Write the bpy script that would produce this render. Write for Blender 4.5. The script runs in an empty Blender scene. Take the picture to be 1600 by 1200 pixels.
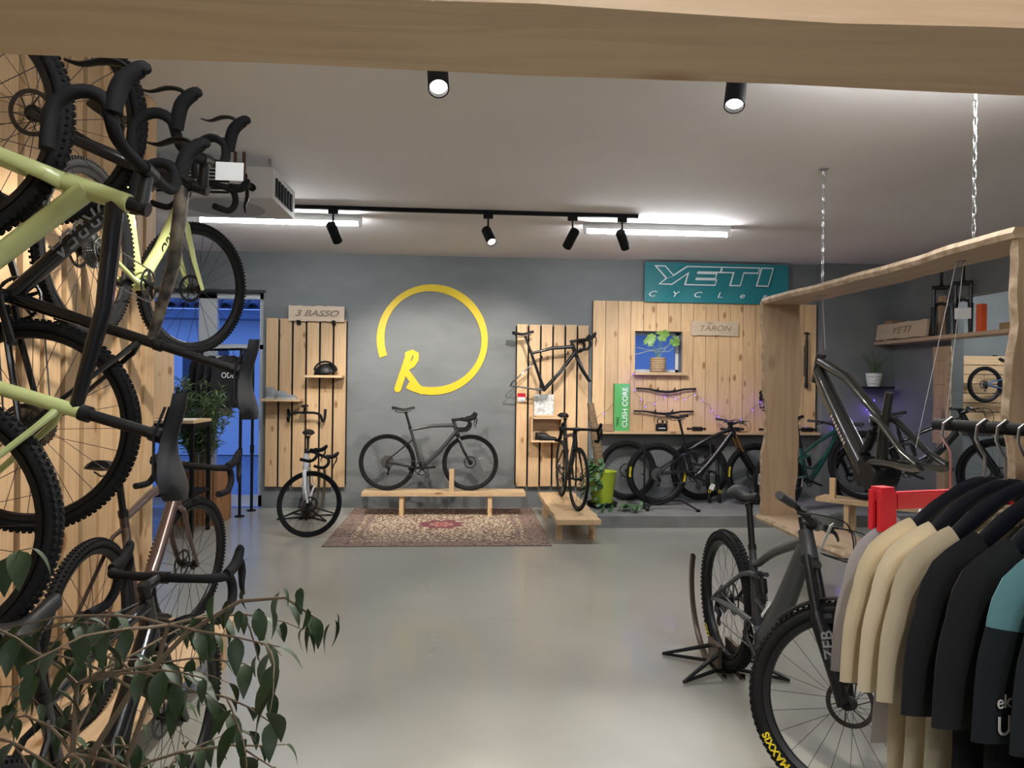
import bpy, math, random
from mathutils import Vector, Matrix
R = math.radians
rng = random.Random(7)
sc = bpy.context.scene
COL = sc.collection

# ------------------------------------------------------------------ camera
cam_d = bpy.data.cameras.new('camera'); cam = bpy.data.objects.new('camera', cam_d); COL.objects.link(cam)
cam_d.sensor_width = 36.0; cam_d.lens = 36.0 * 1110 / 1600; cam_d.clip_start = 0.05
YAW = math.atan(.068)
cam.matrix_world = (Matrix.Translation((0, 0, 1.58)) @ Matrix.Rotation(-YAW, 4, 'Z') @ Matrix.Rotation(R(90), 4, 'X')
                    @ Matrix.Rotation(.0115, 4, 'Z'))
sc.camera = cam
# ------------------------------------------------------------------ exposure
vs = sc.view_settings; vs.view_transform = 'Standard'; vs.look = 'None'; vs.gamma = 1.0; vs.exposure = 0.45; vs.use_curve_mapping = False
# ------------------------------------------------------------------ world: blue dusk sky
w = bpy.data.worlds.new('dusk_sky'); sc.world = w; w.use_nodes = True
bg = w.node_tree.nodes['Background']; bg.inputs[0].default_value = (.16, .33, 1.0, 1); bg.inputs[1].default_value = 1.1

# ------------------------------------------------------------------ lights of the room's lamps, seen and added
def aim(o, target):
    d = Vector(target) - o.location
    o.rotation_euler = d.to_track_quat('-Z', 'Y').to_euler()
def area(name, loc, sx, sy, power, col=(1, 1, 1), target=None):
    l = bpy.data.lights.new(name, 'AREA'); l.shape = 'RECTANGLE'; l.size = sx; l.size_y = sy; l.energy = power; l.color = col
    o = bpy.data.objects.new(name, l); COL.objects.link(o); o.location = loc
    if target: aim(o, target)
    return o
def spot(name, loc, target, power, ang=60, col=(1, .93, .84), rad=.03, blend=.6):
    l = bpy.data.lights.new(name, 'SPOT'); l.energy = power; l.spot_size = R(ang); l.spot_blend = blend; l.color = col; l.shadow_soft_size = rad
    o = bpy.data.objects.new(name, l); COL.objects.link(o); o.location = loc; aim(o, target)
    return o
COOL = (.88, .94, 1.0); WARM = (1.0, .90, .78)
CEIL = 3.19
# (x0, x1, y) of each ceiling tube: the two in view, unseen ones added to light mid-room, one behind the viewer, one in the back room
TUBES = [(-2.55, -1.0, 6.95), (1.17, 2.66, 7.0), (-.6, .9, 1.0), (1.6, 3.1, 3.2), (-.6, .9, -2.5), (6.2, 7.7, 7.3)]
TUBE_POWER = [12, 15, 12, 10, 14, 22]
for (x0, x1, y), p in zip(TUBES, TUBE_POWER):
    area('tube_light', ((x0 + x1) / 2, y, 3.075), abs(x1 - x0), .05, p, COOL)
# spot heads: position, aim, power
SPOTS = [((-1.21, 6.6, 2.97), (-.55, 9.0, .9), 150), ((.21, 6.6, 2.97), (1.3, 4.0, 0), 60), ((1.0, 6.6, 2.97), (.1, 9.0, 1.0), 150),
         ((1.47, 6.6, 2.97), (2.9, 8.9, 1.0), 110), ((-.13, 3.15, 2.95), (.1, .9, .0), 150), ((1.22, 3.15, 2.95), (.5, 1.9, .0), 130),
         ((-.62, 2.7, 2.97), (-1.8, 3.3, 1.3), 120), ((.3, -.6, 2.97), (1.3, 2.0, 1.1), 40)]
for p, t, e in SPOTS:
    d = (Vector(t) - Vector(p)).normalized()
    spot('spot_light', Vector(p) + d * .165, t, e, 75)

# ------------------------------------------------------------------ materials
MATS = {}
def nodes(name):
    m = bpy.data.materials.new(name); m.use_nodes = True
    nt = m.node_tree; b = nt.nodes['Principled BSDF']
    return m, nt, b
def plain(name, col, rough=.5, metal=0., coat=0., spec=.5, emit=None, estr=0., bump=0., bscale=60, alpha=1, trans=0.):
    if name in MATS: return MATS[name]
    m, nt, b = nodes(name)
    b.inputs['Base Color'].default_value = (*col, 1); b.inputs['Roughness'].default_value = rough; b.inputs['Metallic'].default_value = metal
    b.inputs['Coat Weight'].default_value = coat; b.inputs['Specular IOR Level'].default_value = spec
    b.inputs['Transmission Weight'].default_value = trans
    if emit: b.inputs['Emission Color'].default_value = (*emit, 1); b.inputs['Emission Strength'].default_value = estr
    if bump:
        n = nt.nodes.new('ShaderNodeTexNoise'); n.inputs['Scale'].default_value = bscale; n.inputs['Detail'].default_value = 4
        tc = nt.nodes.new('ShaderNodeTexCoord'); nt.links.new(tc.outputs['Object'], n.inputs['Vector'])
        bp = nt.nodes.new('ShaderNodeBump'); bp.inputs['Strength'].default_value = bump; bp.inputs['Distance'].default_value = .01
        nt.links.new(n.outputs['Fac'], bp.inputs['Height']); nt.links.new(bp.outputs[0], b.inputs['Normal'])
    MATS[name] = m; return m
def ramp(nt, stops):
    r = nt.nodes.new('ShaderNodeValToRGB'); e = r.color_ramp.elements
    e[0].position, e[0].color = stops[0][0], (*stops[0][1], 1); e[1].position, e[1].color = stops[-1][0], (*stops[-1][1], 1)
    for p, c in stops[1:-1]:
        x = e.new(p); x.color = (*c, 1)
    return r
def wood(name, light, dark, grain='Z', rough=.55, scale=1.0, knots=True):
    if name in MATS: return MATS[name]
    m, nt, b = nodes(name); L = nt.links.new
    tc = nt.nodes.new('ShaderNodeTexCoord'); oi = nt.nodes.new('ShaderNodeObjectInfo')
    add = nt.nodes.new('ShaderNodeVectorMath'); add.operation = 'ADD'
    mul = nt.nodes.new('ShaderNodeVectorMath'); mul.operation = 'SCALE'
    cmb = nt.nodes.new('ShaderNodeCombineXYZ')
    for i in range(3): L(oi.outputs['Random'], cmb.inputs[i])
    L(cmb.outputs[0], mul.inputs[0]); mul.inputs['Scale'].default_value = 37.0
    L(tc.outputs['Object'], add.inputs[0]); L(mul.outputs[0], add.inputs[1])
    mp = nt.nodes.new('ShaderNodeMapping'); s = [16 * scale] * 3; s['XYZ'.index(grain)] = .9 * scale
    mp.inputs['Scale'].default_value = s; L(add.outputs[0], mp.inputs[0])
    n1 = nt.nodes.new('ShaderNodeTexNoise'); n1.inputs['Scale'].default_value = 1.6; n1.inputs['Detail'].default_value = 5; n1.inputs['Distortion'].default_value = .6
    L(mp.outputs[0], n1.inputs['Vector'])
    mid = tuple((a * .72 + c * .28) for a, c in zip(light, dark))
    r1 = ramp(nt, [(.30, mid), (.48, light), (.60, mid), (.68, light)]); L(n1.outputs['Fac'], r1.inputs[0])
    out = r1.outputs[0]
    if knots:
        mk = nt.nodes.new('ShaderNodeMapping'); s2 = [7.0 * scale] * 3; s2['XYZ'.index(grain)] = 3.2 * scale
        mk.inputs['Scale'].default_value = s2; L(add.outputs[0], mk.inputs[0])
        vo = nt.nodes.new('ShaderNodeTexVoronoi'); vo.inputs['Scale'].default_value = 1.0; L(mk.outputs[0], vo.inputs['Vector'])
        r2 = ramp(nt, [(.0, (1, 1, 1)), (.10, (1, 1, 1)), (.19, (0, 0, 0))]); L(vo.outputs['Distance'], r2.inputs[0])
        mx = nt.nodes.new('ShaderNodeMixRGB'); mx.inputs[2].default_value = (*dark, 1); L(r2.outputs[0], mx.inputs[0]); L(out, mx.inputs[1]); out = mx.outputs[0]
    # each board a little lighter or darker than its neighbour
    hs = nt.nodes.new('ShaderNodeHueSaturation'); mr = nt.nodes.new('ShaderNodeMapRange')
    mr.inputs['To Min'].default_value = .86; mr.inputs['To Max'].default_value = 1.12
    L(oi.outputs['Random'], mr.inputs[0]); L(mr.outputs[0], hs.inputs['Value']); L(out, hs.inputs['Color'])
    L(hs.outputs[0], b.inputs['Base Color']); b.inputs['Roughness'].default_value = rough
    bp = nt.nodes.new('ShaderNodeBump'); bp.inputs['Strength'].default_value = .12; bp.inputs['Distance'].default_value = .004
    L(n1.outputs['Fac'], bp.inputs['Height']); L(bp.outputs[0], b.inputs['Normal'])
    MATS[name] = m; return m
def mottled(name, c1, c2, scale, rough=.5, rvar=0., bump=0., bdist=.01, detail=6, stretch=(1, 1, 1), coat=0.):
    if name in MATS: return MATS[name]
    m, nt, b = nodes(name); L = nt.links.new
    tc = nt.nodes.new('ShaderNodeTexCoord'); mp = nt.nodes.new('ShaderNodeMapping'); mp.inputs['Scale'].default_value = stretch
    L(tc.outputs['Object'], mp.inputs[0])
    n = nt.nodes.new('ShaderNodeTexNoise'); n.inputs['Scale'].default_value = scale; n.inputs['Detail'].default_value = detail; n.inputs['Distortion'].default_value = .4
    L(mp.outputs[0], n.inputs['Vector'])
    r = ramp(nt, [(.32, c1), (.68, c2)]); L(n.outputs['Fac'], r.inputs[0]); L(r.outputs[0], b.inputs['Base Color'])
    b.inputs['Roughness'].default_value = rough; b.inputs['Coat Weight'].default_value = coat
    if rvar:
        mr = nt.nodes.new('ShaderNodeMapRange'); mr.inputs['To Min'].default_value = rough - rvar; mr.inputs['To Max'].default_value = rough + rvar
        L(n.outputs['Fac'], mr.inputs[0]); L(mr.outputs[0], b.inputs['Roughness'])
    if bump:
        bp = nt.nodes.new('ShaderNodeBump'); bp.inputs['Strength'].default_value = bump; bp.inputs['Distance'].default_value = bdist
        L(n.outputs['Fac'], bp.inputs['Height']); L(bp.outputs[0], b.inputs['Normal'])
    MATS[name] = m; return m

PINE = wood('pine', (.68, .46, .255), (.33, .16, .065))
PINE_X = wood('pine_lengthwise', (.68, .47, .27), (.33, .17, .07), 'X')
PINE_Y = wood('pine_deep', (.68, .47, .27), (.33, .17, .07), 'Y')
BEAM = wood('beam_wood', (.80, .60, .40), (.45, .25, .13), 'X', scale=.6)
SLAB = wood('live_edge_slab', (.50, .345, .215), (.22, .13, .075), 'Z', scale=.5)
SLAB_Y = wood('live_edge_slab_deep', (.52, .37, .24), (.24, .15, .085), 'Y', scale=.5)
BARK = mottled('slab_edge', (.60, .45, .31), (.30, .20, .12), 14, .8, bump=.6)
CEDAR = wood('planter_wood', (.42, .20, .085), (.20, .085, .03))
SIGNWOOD = wood('sign_wood', (.56, .44, .32), (.34, .24, .16), 'X', scale=.7)
BURN = plain('burnt_letters', (.25, .19, .14), .8)
BLACK = plain('black_satin', (.007, .007, .008), .42, spec=.35)
MATTE = plain('black_matte', (.008, .008, .009), .75, spec=.2)
RUBBER = plain('tyre_rubber', (.010, .010, .011), .8, spec=.2, bump=.3, bscale=300)
CARBON = plain('carbon_gloss', (.007, .007, .009), .25, coat=.4, spec=.4)
STEEL = plain('steel', (.55, .55, .56), .28, 1.0)
DARKSTEEL = plain('dark_steel', (.10, .10, .105), .35, 1.0)
SPOKE = plain('spoke_steel', (.07, .07, .075), .35, .8)
WHITE = plain('white_plastic', (.78, .78, .77), .4)
PAPER = plain('paper', (.85, .85, .84), .7)
LETTER_W = plain('letter_white', (.85, .85, .86), .6)
LETTER_G = plain('letter_grey', (.16, .16, .165), .4)
LETTER_Y = plain('letter_yellow', (.86, .66, .02), .6)
LIME = plain('lime_paint', (.56, .62, .26), .3, coat=.5)
LEAF = plain('ficus_leaf', (.03, .06, .02), .5, bump=.1, bscale=40)
LEAF2 = plain('bush_leaf', (.13, .20, .08), .5)
LEAF3 = plain('ivy_leaf', (.05, .12, .045), .5)

# ------------------------------------------------------------------ mesh builder
class MB:
    def __init__(s): s.v = []; s.f = []; s.m = []; s.mi = 0
    def add(s, vs_, fs_, M=None):
        b = len(s.v)
        s.v += [tuple(M @ Vector(p)) if M else tuple(p) for p in vs_]
        for f in fs_: s.f.append(tuple(b + i for i in f)); s.m.append(s.mi)
        return s
    def box(s, c, d, M=None):
        x, y, z = c; a, b_, e = d[0] / 2, d[1] / 2, d[2] / 2
        vs_ = [(x + i * a, y + j * b_, z + k * e) for k in (-1, 1) for j in (-1, 1) for i in (-1, 1)]
        return s.add(vs_, [(0, 2, 3, 1), (4, 5, 7, 6), (0, 1, 5, 4), (2, 6, 7, 3), (0, 4, 6, 2), (1, 3, 7, 5)], M)
    def bbox(s, lo, hi): return s.box([(a + b_) / 2 for a, b_ in zip(lo, hi)], [b_ - a for a, b_ in zip(lo, hi)])
    def tube(s, pts, r, n=8, caps=True, sq=(1., 1.), up=None, closed=False, M=None, sm=0):
        P = [Vector(p) for p in pts]; k = len(P)
        rr = r if isinstance(r, (list, tuple)) else [r] * k
        if sm and k > 2:                                        # Catmull-Rom through the points
            Q, q = [], []
            for i in range(k - 1):
                a, b_, c, d = P[max(i - 1, 0)], P[i], P[i + 1], P[min(i + 2, k - 1)]
                for j in range(sm):
                    t = j / sm
                    Q.append(.5 * (2 * b_ + (c - a) * t + (2 * a - 5 * b_ + 4 * c - d) * t * t + (3 * b_ - a - 3 * c + d) * t ** 3)); q.append(rr[i] * (1 - t) + rr[i + 1] * t)
            P = Q + [P[-1]]; rr = q + [rr[-1]]; k = len(P)
        vs_ = []; nrm = Vector(up) if up else None
        for i in range(k):
            if closed: t = (P[(i + 1) % k] - P[i - 1]).normalized()
            else: t = (P[min(i + 1, k - 1)] - P[max(i - 1, 0)]).normalized()
            if nrm is None: nrm = t.orthogonal()
            nrm = (nrm - t * nrm.dot(t))
            if nrm.length < 1e-6: nrm = t.orthogonal()
            nrm.normalize(); bn = t.cross(nrm)
            for j in range(n):
                a = 2 * math.pi * j / n
                vs_.append(P[i] + (nrm * math.cos(a) * sq[0] + bn * math.sin(a) * sq[1]) * rr[i])
        fs_ = [(i * n + j, i * n + (j + 1) % n, ((i + 1) % k) * n + (j + 1) % n, ((i + 1) % k) * n + j) for i in range(k if closed else k - 1) for j in range(n)]
        if caps and not closed: fs_ += [tuple(range(n))[::-1], tuple((k - 1) * n + j for j in range(n))]
        return s.add(vs_, fs_, M)
    def rev(s, prof, n=32, closed=False, M=None, arc=None):     # revolve (radius, y) about the Y axis
        k = len(prof); full = arc is None; cnt = n if full else n + 1
        a0, a1 = (0, 2 * math.pi) if full else arc
        vs_ = []
        for i in range(cnt):
            a = a0 + (a1 - a0) * i / n
            vs_ += [(rad * math.cos(a), y, rad * math.sin(a)) for rad, y in prof]
        fs_ = []
        for i in range(n):
            i2 = (i + 1) % cnt if full else i + 1
            for j in range(k if closed else k - 1):
                j2 = (j + 1) % k
                fs_.append((i * k + j, i * k + j2, i2 * k + j2, i2 * k + j))
        return s.add(vs_, fs_, M)
    def ball(s, c, r, n=10, m=6, sc_=(1, 1, 1), M=None):
        vs_ = []; fs_ = []
        for i in range(m + 1):
            t = math.pi * i / m
            for j in range(n):
                a = 2 * math.pi * j / n
                vs_.append((c[0] + r * sc_[0] * math.sin(t) * math.cos(a), c[1] + r * sc_[1] * math.sin(t) * math.sin(a), c[2] + r * sc_[2] * math.cos(t)))
        for i in range(m):
            for j in range(n): fs_.append((i * n + j, (i + 1) * n + j, (i + 1) * n + (j + 1) % n, i * n + (j + 1) % n))
        return s.add(vs_, fs_, M)
    def prism(s, poly, t, M=None):                              # polygon in XZ, extruded along Y by t
        k = len(poly)
        vs_ = [(x, 0, z) for x, z in poly] + [(x, t, z) for x, z in poly]
        fs_ = [tuple(range(k)), tuple(range(2 * k - 1, k - 1, -1))] + [(i, i + k, (i + 1) % k + k, (i + 1) % k) for i in range(k)]
        return s.add(vs_, fs_, M)
    def grid(s, rows, M=None, wrap=False):
        k = len(rows[0]); vs_ = [p for r_ in rows for p in r_]; fs_ = []
        for i in range(len(rows) - 1):
            for j in range(k if wrap else k - 1):
                fs_.append((i * k + j, i * k + (j + 1) % k, (i + 1) * k + (j + 1) % k, (i + 1) * k + j))
        return s.add(vs_, fs_, M)
    def mesh(s, name, mats, smooth=True, ang=38):
        me = bpy.data.meshes.new(name); me.from_pydata(s.v, [], s.f)
        for m in (mats if isinstance(mats, (list, tuple)) else [mats]): me.materials.append(m)
        if s.mi or any(s.m): me.polygons.foreach_set('material_index', s.m)
        if smooth:
            me.polygons.foreach_set('use_smooth', [True] * len(me.polygons)); me.set_sharp_from_angle(angle=R(ang))
        me.update(); return me
    def build(s, name, mats, parent=None, M=None, smooth=True, ang=38):
        return inst(name, s.mesh(name, mats, smooth, ang), parent, M)
def inst(name, me, parent=None, M=None):
    o = bpy.data.objects.new(name, me); COL.objects.link(o)
    if parent is not None: o.parent = parent
    if M is not None: o.matrix_local = M
    return o
def tag(o, label=None, cat=None, group=None, kind=None):
    if label: o['label'] = label
    if cat: o['category'] = cat
    if group: o['group'] = group
    if kind: o['kind'] = kind
    return o
def empty(name, M=None):
    o = bpy.data.objects.new(name, None); COL.objects.link(o); o.empty_display_size = .1
    if M is not None: o.matrix_world = M
    return o
def T(x, y, z): return Matrix.Translation((x, y, z))
def RZ(a): return Matrix.Rotation(R(a), 4, 'Z')
def RX(a): return Matrix.Rotation(R(a), 4, 'X')
def RY(a): return Matrix.Rotation(R(a), 4, 'Y')
def S(x, y, z): return Matrix.Diagonal((x, y, z, 1))
def frame_m(o, x, z):                                           # x forward, z roughly up
    x = Vector(x).normalized(); y = Vector(z).cross(x).normalized(); z = x.cross(y)
    M = Matrix((x, y, z)).transposed().to_4x4(); M.translation = Vector(o); return M
CACHE = {}
def cached(key, fn):
    if key not in CACHE: CACHE[key] = fn()
    return CACHE[key]
def text_mesh(txt, size, mat, depth=.001, shear=0., offset=0., bold=0., spacing=1., sx=1., align='CENTER'):
    cu = bpy.data.curves.new('lettering', 'FONT'); cu.body = txt; cu.size = size; cu.extrude = depth; cu.shear = shear; cu.offset = offset + bold
    cu.align_x = align; cu.align_y = 'CENTER'; cu.space_character = spacing
    o = bpy.data.objects.new('lettering', cu); COL.objects.link(o)
    me = bpy.data.meshes.new_from_object(o.evaluated_get(bpy.context.evaluated_depsgraph_get()))
    bpy.data.objects.remove(o)
    if sx != 1.:
        for v in me.vertices: v.co.x *= sx
    me.materials.clear(); me.materials.append(mat); return me
def text(name, txt, size, mat, M, parent=None, **k):            # text lies in the local XY plane, facing local +Z
    return inst(name, text_mesh(txt, size, mat, **k), parent, M)
FACE = RX(90)                                                   # turns XY text to stand up facing -Y
# ================================================================== THE SETTING
XL, XR, YB, YF = -4.2, 5.57, 9.05, -3.2
PX = -1.80                                                     # face of the plank wall on the left
FLOOR_M = mottled('polished_floor', (.30, .297, .258), (.36, .356, .312), 1.3, .30, .06, detail=8, coat=.15)
def floor_detail():
    m = FLOOR_M; nt = m.node_tree; b = nt.nodes['Principled BSDF']; L = nt.links.new
    src = b.inputs['Base Color'].links[0].from_socket
    tc = nt.nodes.new('ShaderNodeTexCoord')
    v = nt.nodes.new('ShaderNodeTexVoronoi'); v.feature = 'DISTANCE_TO_EDGE'; v.inputs['Scale'].default_value = .55; v.inputs['Randomness'].default_value = 1
    n = nt.nodes.new('ShaderNodeTexNoise'); n.inputs['Scale'].default_value = 2.2; n.inputs['Detail'].default_value = 8
    ad = nt.nodes.new('ShaderNodeMixRGB'); ad.inputs[0].default_value = .35
    L(tc.outputs['Object'], n.inputs['Vector']); L(tc.outputs['Object'], ad.inputs[1]); L(n.outputs['Color'], ad.inputs[2]); L(ad.outputs[0], v.inputs['Vector'])
    r = ramp(nt, [(.0, (1, 1, 1)), (.004, (0, 0, 0))]); L(v.outputs['Distance'], r.inputs[0])
    n2 = nt.nodes.new('ShaderNodeTexNoise'); n2.inputs['Scale'].default_value = 1.7; L(tc.outputs['Object'], n2.inputs['Vector'])
    r2 = ramp(nt, [(.55, (0, 0, 0)), (.62, (.5, .5, .5))]); L(n2.outputs['Fac'], r2.inputs[0])
    mu = nt.nodes.new('ShaderNodeMixRGB'); mu.blend_type = 'MULTIPLY'; mu.inputs[0].default_value = 1; L(r.outputs[0], mu.inputs[1]); L(r2.outputs[0], mu.inputs[2])
    mx = nt.nodes.new('ShaderNodeMixRGB'); mx.inputs[2].default_value = (.16, .16, .14, 1); L(mu.outputs[0], mx.inputs[0]); L(src, mx.inputs[1]); L(mx.outputs[0], b.inputs['Base Color'])
floor_detail()
WALL_M = mottled('grey_plaster', (.145, .155, .158), (.185, .195, .197), 1.6, .62, .08, bump=.5, bdist=.02, detail=7, stretch=(1, 1, 2.2))
CEIL_M = mottled('white_ceiling', (.80, .76, .745), (.85, .81, .795), .8, .8, bump=.15, bdist=.01, detail=5)
GREY_T = mottled('grey_podium', (.17, .17, .17), (.23, .23, .23), 6, .6, detail=8)
def struct(name, lo, hi, mat, parent=None):
    o = MB().bbox(lo, hi).build(name, mat, parent, smooth=False)
    if parent is None: o['kind'] = 'structure'
    return o
struct('floor', (XL, YF, -.1), (XR + 3.5, YB, 0), FLOOR_M)
struct('ceiling', (XL, YF, CEIL), (XR + 3.5, YB + .2, CEIL + .1), CEIL_M)
# back wall with two openings: the glazed door (x -4.0..-2.5) and the little window (2.19..2.81)
DX0, DX1, DZ = -4.0, -2.50, 2.68
WX0, WX1, WZ0, WZ1 = 2.19, 2.81, 1.75, 2.28
mb = MB()
for lo, hi in [((XL, YB, 0), (DX0, YB + .3, CEIL)), ((DX0, YB, DZ), (DX1, YB + .3, CEIL)), ((DX1, YB, 0), (WX0, YB + .3, CEIL)),
               ((WX0, YB, 0), (WX1, YB + .3, WZ0)), ((WX0, YB, WZ1), (WX1, YB + .3, CEIL)), ((WX1, YB, 0), (XR + 3.5, YB + .3, CEIL))]:
    mb.bbox(lo, hi)
o = mb.build('wall_back', WALL_M, smooth=False); o['kind'] = 'structure'
struct('trim_1', (4.62, YB - .16, 0), (XR, YB, CEIL), WALL_M)          # shallow pier in the far right corner
struct('wall_front', (XL, YF - .1, 0), (XR + 3.5, YF, CEIL), WALL_M)
struct('wall_far_left', (XL - .1, YF, 0), (XL, YB, CEIL), WALL_M)
struct('wall_left', (PX - .35, YF, 0), (PX - .055, 4.28, CEIL), plain('dark_backing', (.10, .055, .03), .8))
# right wall with a wide opening into the back room
mb = MB(); OY0, OY1, OZ = 5.6, 7.78, 2.62
for lo, hi in [((XR, OY1, 0), (XR + .15, YB, CEIL)), ((XR, YF, 0), (XR + .15, OY0, CEIL)), ((XR, OY0, OZ), (XR + .15, OY1, CEIL))]: mb.bbox(lo, hi)
o = mb.build('wall_right', WALL_M, smooth=False); o['kind'] = 'structure'
struct('wall_back_room', (XR + 3.4, YF, 0), (XR + 3.5, YB, CEIL), WALL_M)
# planks of the left wall: one object each, children of the wall
wl = bpy.data.objects['wall_left']
pl_me = [MB().box((0, 0, CEIL / 2 - .01), (.028, .122, CEIL - .03)).mesh('plank', PINE, False) for _ in range(1)]
y = 4.21; i = 0
while y > .2:
    inst('plank', pl_me[0], wl, T(PX - .014 + rng.uniform(-.003, .003), y, .02))
    y -= .16; i += 1
# window and door joinery
UPVC = plain('white_frame', (.62, .64, .66), .4)
GLASS = plain('pane_glass', (1, 1, 1), .02, trans=1.0); GLASS.node_tree.nodes['Principled BSDF'].inputs['IOR'].default_value = 1.05
d = MB()
for lo, hi in [((DX0, YB + .1, DZ - .07), (DX1, YB + .18, DZ)), ((DX0, YB + .1, 0), (DX1, YB + .18, .14)), ((DX1 - .07, YB + .1, 0), (DX1, YB + .18, DZ)),
               ((DX0, YB + .1, 0), (DX0 + .07, YB + .18, DZ)), ((-3.32, YB + .1, 0), (-3.10, YB + .18, DZ)), ((DX0, YB + .1, 1.98), (-3.32, YB + .18, 2.04)), ((-3.1, YB + .1, 1.98), (DX1, YB + .18, 2.04))]: d.bbox(lo, hi)
door = d.build('door_1', UPVC, smooth=False); door['kind'] = 'structure'
for x0, x1, z0, z1 in [(-3.93, -3.32, .14, 1.98), (-3.10, -2.57, .14, 1.98), (-3.93, -3.32, 2.04, 2.61), (-3.10, -2.57, 2.04, 2.61)]:
    MB().bbox((x0, YB + .135, z0), (x1, YB + .145, z1)).build('pane', GLASS, door, smooth=False)
MB().bbox((-3.30, YB + .05, 1.0), (-3.26, YB + .1, 1.16)).build('handle', STEEL, door)
struct('trim_2', (DX0, YB - .006, DZ), (DX1 + .03, YB + .05, DZ + .035), plain('dark_lintel', (.03, .033, .035), .6))
wn = MB()
for lo, hi in [((WX0, YB + .12, WZ0), (WX1, YB + .17, WZ0 + .04)), ((WX0, YB + .12, WZ1 - .04), (WX1, YB + .17, WZ1)), ((WX0, YB + .12, WZ0), (WX0 + .04, YB + .17, WZ1)), ((WX1 - .04, YB + .12, WZ0), (WX1, YB + .17, WZ1))]: wn.bbox(lo, hi)
win = wn.build('window_2', UPVC, smooth=False); win['kind'] = 'structure'
MB().bbox((WX0 + .04, YB + .14, WZ0 + .04), (WX1 - .04, YB + .15, WZ1 - .04)).build('pane', GLASS, win, smooth=False)
MB().bbox((WX0 - .02, YB - .16, WZ0 - .035), (WX1 + .04, YB + .12, WZ0)).build('window_sill', PINE_X, win, smooth=False)
# outside in the dusk: paving, the neighbour's house
PAVE = mottled('dusk_paving', (.20, .22, .27), (.28, .30, .34), 9, .8)
struct('floor_outside', (-14, YB + .3, -.12), (14, 24, -.02), PAVE)
hs = empty('neighbour_house', T(-4.4, 15.5, 0)); tag(hs, 'pale house with dark tiled roof across the yard, seen through the glazed door', 'house')
PALE = plain('pale_render', (.62, .64, .66), .8); TILE = mottled('roof_tiles', (.05, .06, .09), (.09, .10, .14), 20, .7)
MB().bbox((-9, 0, 0), (9.4, 4, 2.9)).build('wall', PALE, hs, smooth=False)
MB().bbox((-9.4, -.55, 2.86), (9.8, -.02, 3.04)).build('gutter', plain('gutter', (.16, .19, .26), .5), hs)
rf = MB().prism([(-9.4, 0), (9.8, 0), (9.8, .03), (-9.4, .03)], 3.2, T(0, -.6, 3.05) @ RX(24)).build('roof', TILE, hs, smooth=False)
tile_me = MB().rev([(.13, 0), (.13, .42), (.105, .42), (.105, 0)], 8, True, arc=(0, math.pi)).mesh('roof_tile', TILE)
for i in range(46):
    inst('roof_tile', tile_me, hs, T(-4.5 + i * .27, -.66, 3.06) @ RX(24))
for x in (-1.6, .2, 2.2, 4.6):
    f_ = MB().bbox((x, -.06, .9), (x + 1.1, -.005, 2.35)).build('window', UPVC, hs, smooth=False)
    MB().bbox((x + .08, -.08, .98), (x + .51, -.065, 2.27)).bbox((x + .59, -.08, .98), (x + 1.02, -.065, 2.27)).build('pane', plain('dark_pane', (.03, .04, .06), .1), f_, smooth=False)
# overhead beam near the camera
bm = MB(); n = 24
rows = []
for i in range(n + 1):
    x = -2.6 + 5.4 * i / n; e = .004 * math.sin(i * 1.7)
    rows.append([(x, 1.02, 2.125 + e), (x, 1.235 + e, 2.12), (x, 1.235, 2.36), (x, 1.02, 2.36)])
beam = bm.grid(rows, wrap=True).add(rows[0], [(0, 1, 2, 3)]).add(rows[-1], [(3, 2, 1, 0)]).build('ceiling_beam', BEAM, smooth=False)
tag(beam, 'thick pale wooden beam spanning the top of the view', 'beam')
for x in (-2.5, 2.7): MB().bbox((x - .07, 1.06, 0), (x + .07, 1.2, 2.12)).build('post', BEAM, beam, smooth=False)
# podium along the back wall
pod = MB().bbox((1.45, 7.76, 0), (XR - .02, YB - .01, .13)).build('podium', GREY_T, smooth=False)
tag(pod, 'low grey painted platform carrying the mountain bikes along the back wall', 'platform')

# ================================================================== BIKES
def tyre_me(Rr, wd, knob):
    def fn():
        mb = MB(); h = wd * .95
        prof = [(Rr - h * .5 + h * .5 * math.cos(a), wd / 2 * math.sin(a)) for a in [2 * math.pi * i / 10 for i in range(10)]]
        mb.rev(prof, 56, True)
        if knob:
            k = int(2 * math.pi * Rr / knob)
            for i in range(k):
                a = 2 * math.pi * i / k
                for row, yo in enumerate((-.38, 0, .38)):
                    aa = a + (math.pi / k if row == 1 else 0)
                    rr = Rr - (.16 * wd if row != 1 else 0) + knob * .08
                    mb.box((0, 0, 0), (knob * .32, wd * .2, knob * .5), Matrix.Rotation(-aa, 4, 'Y') @ T(rr, yo * wd, 0) @ Matrix.Rotation(0, 4, 'Y'))
        return mb.mesh('tyre', RUBBER)
    return cached(('tyre', Rr, wd, knob), fn)
def rim_me(Rr, wd, depth, mat):
    def fn():
        r1 = Rr - wd * .9; r0 = r1 - depth; t = wd * .38
        return MB().rev([(r1, -t), (r1, t), (r0 + .004, t * .6), (r0, 0), (r0 + .004, -t * .6)], 56, True).mesh('rim', mat)
    return cached(('rim', Rr, wd, depth, mat.name), fn)
def spokes_me(Rr, wd, depth, n=24):
    def fn():
        mb = MB(); r1 = Rr - wd * .9 - depth + .002
        for i in range(n):
            a = 2 * math.pi * i / n; s = 1 if i % 2 else -1; k = .55 if (i // 2) % 2 else -.55
            a2 = a + k
            mb.tube([(.024 * math.cos(a2), s * .027, .024 * math.sin(a2)), (r1 * math.cos(a), 0, r1 * math.sin(a))], .0012, 4, False)
        return mb.mesh('spokes', SPOKE)
    return cached(('spk', Rr, wd, depth, n), fn)
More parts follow.
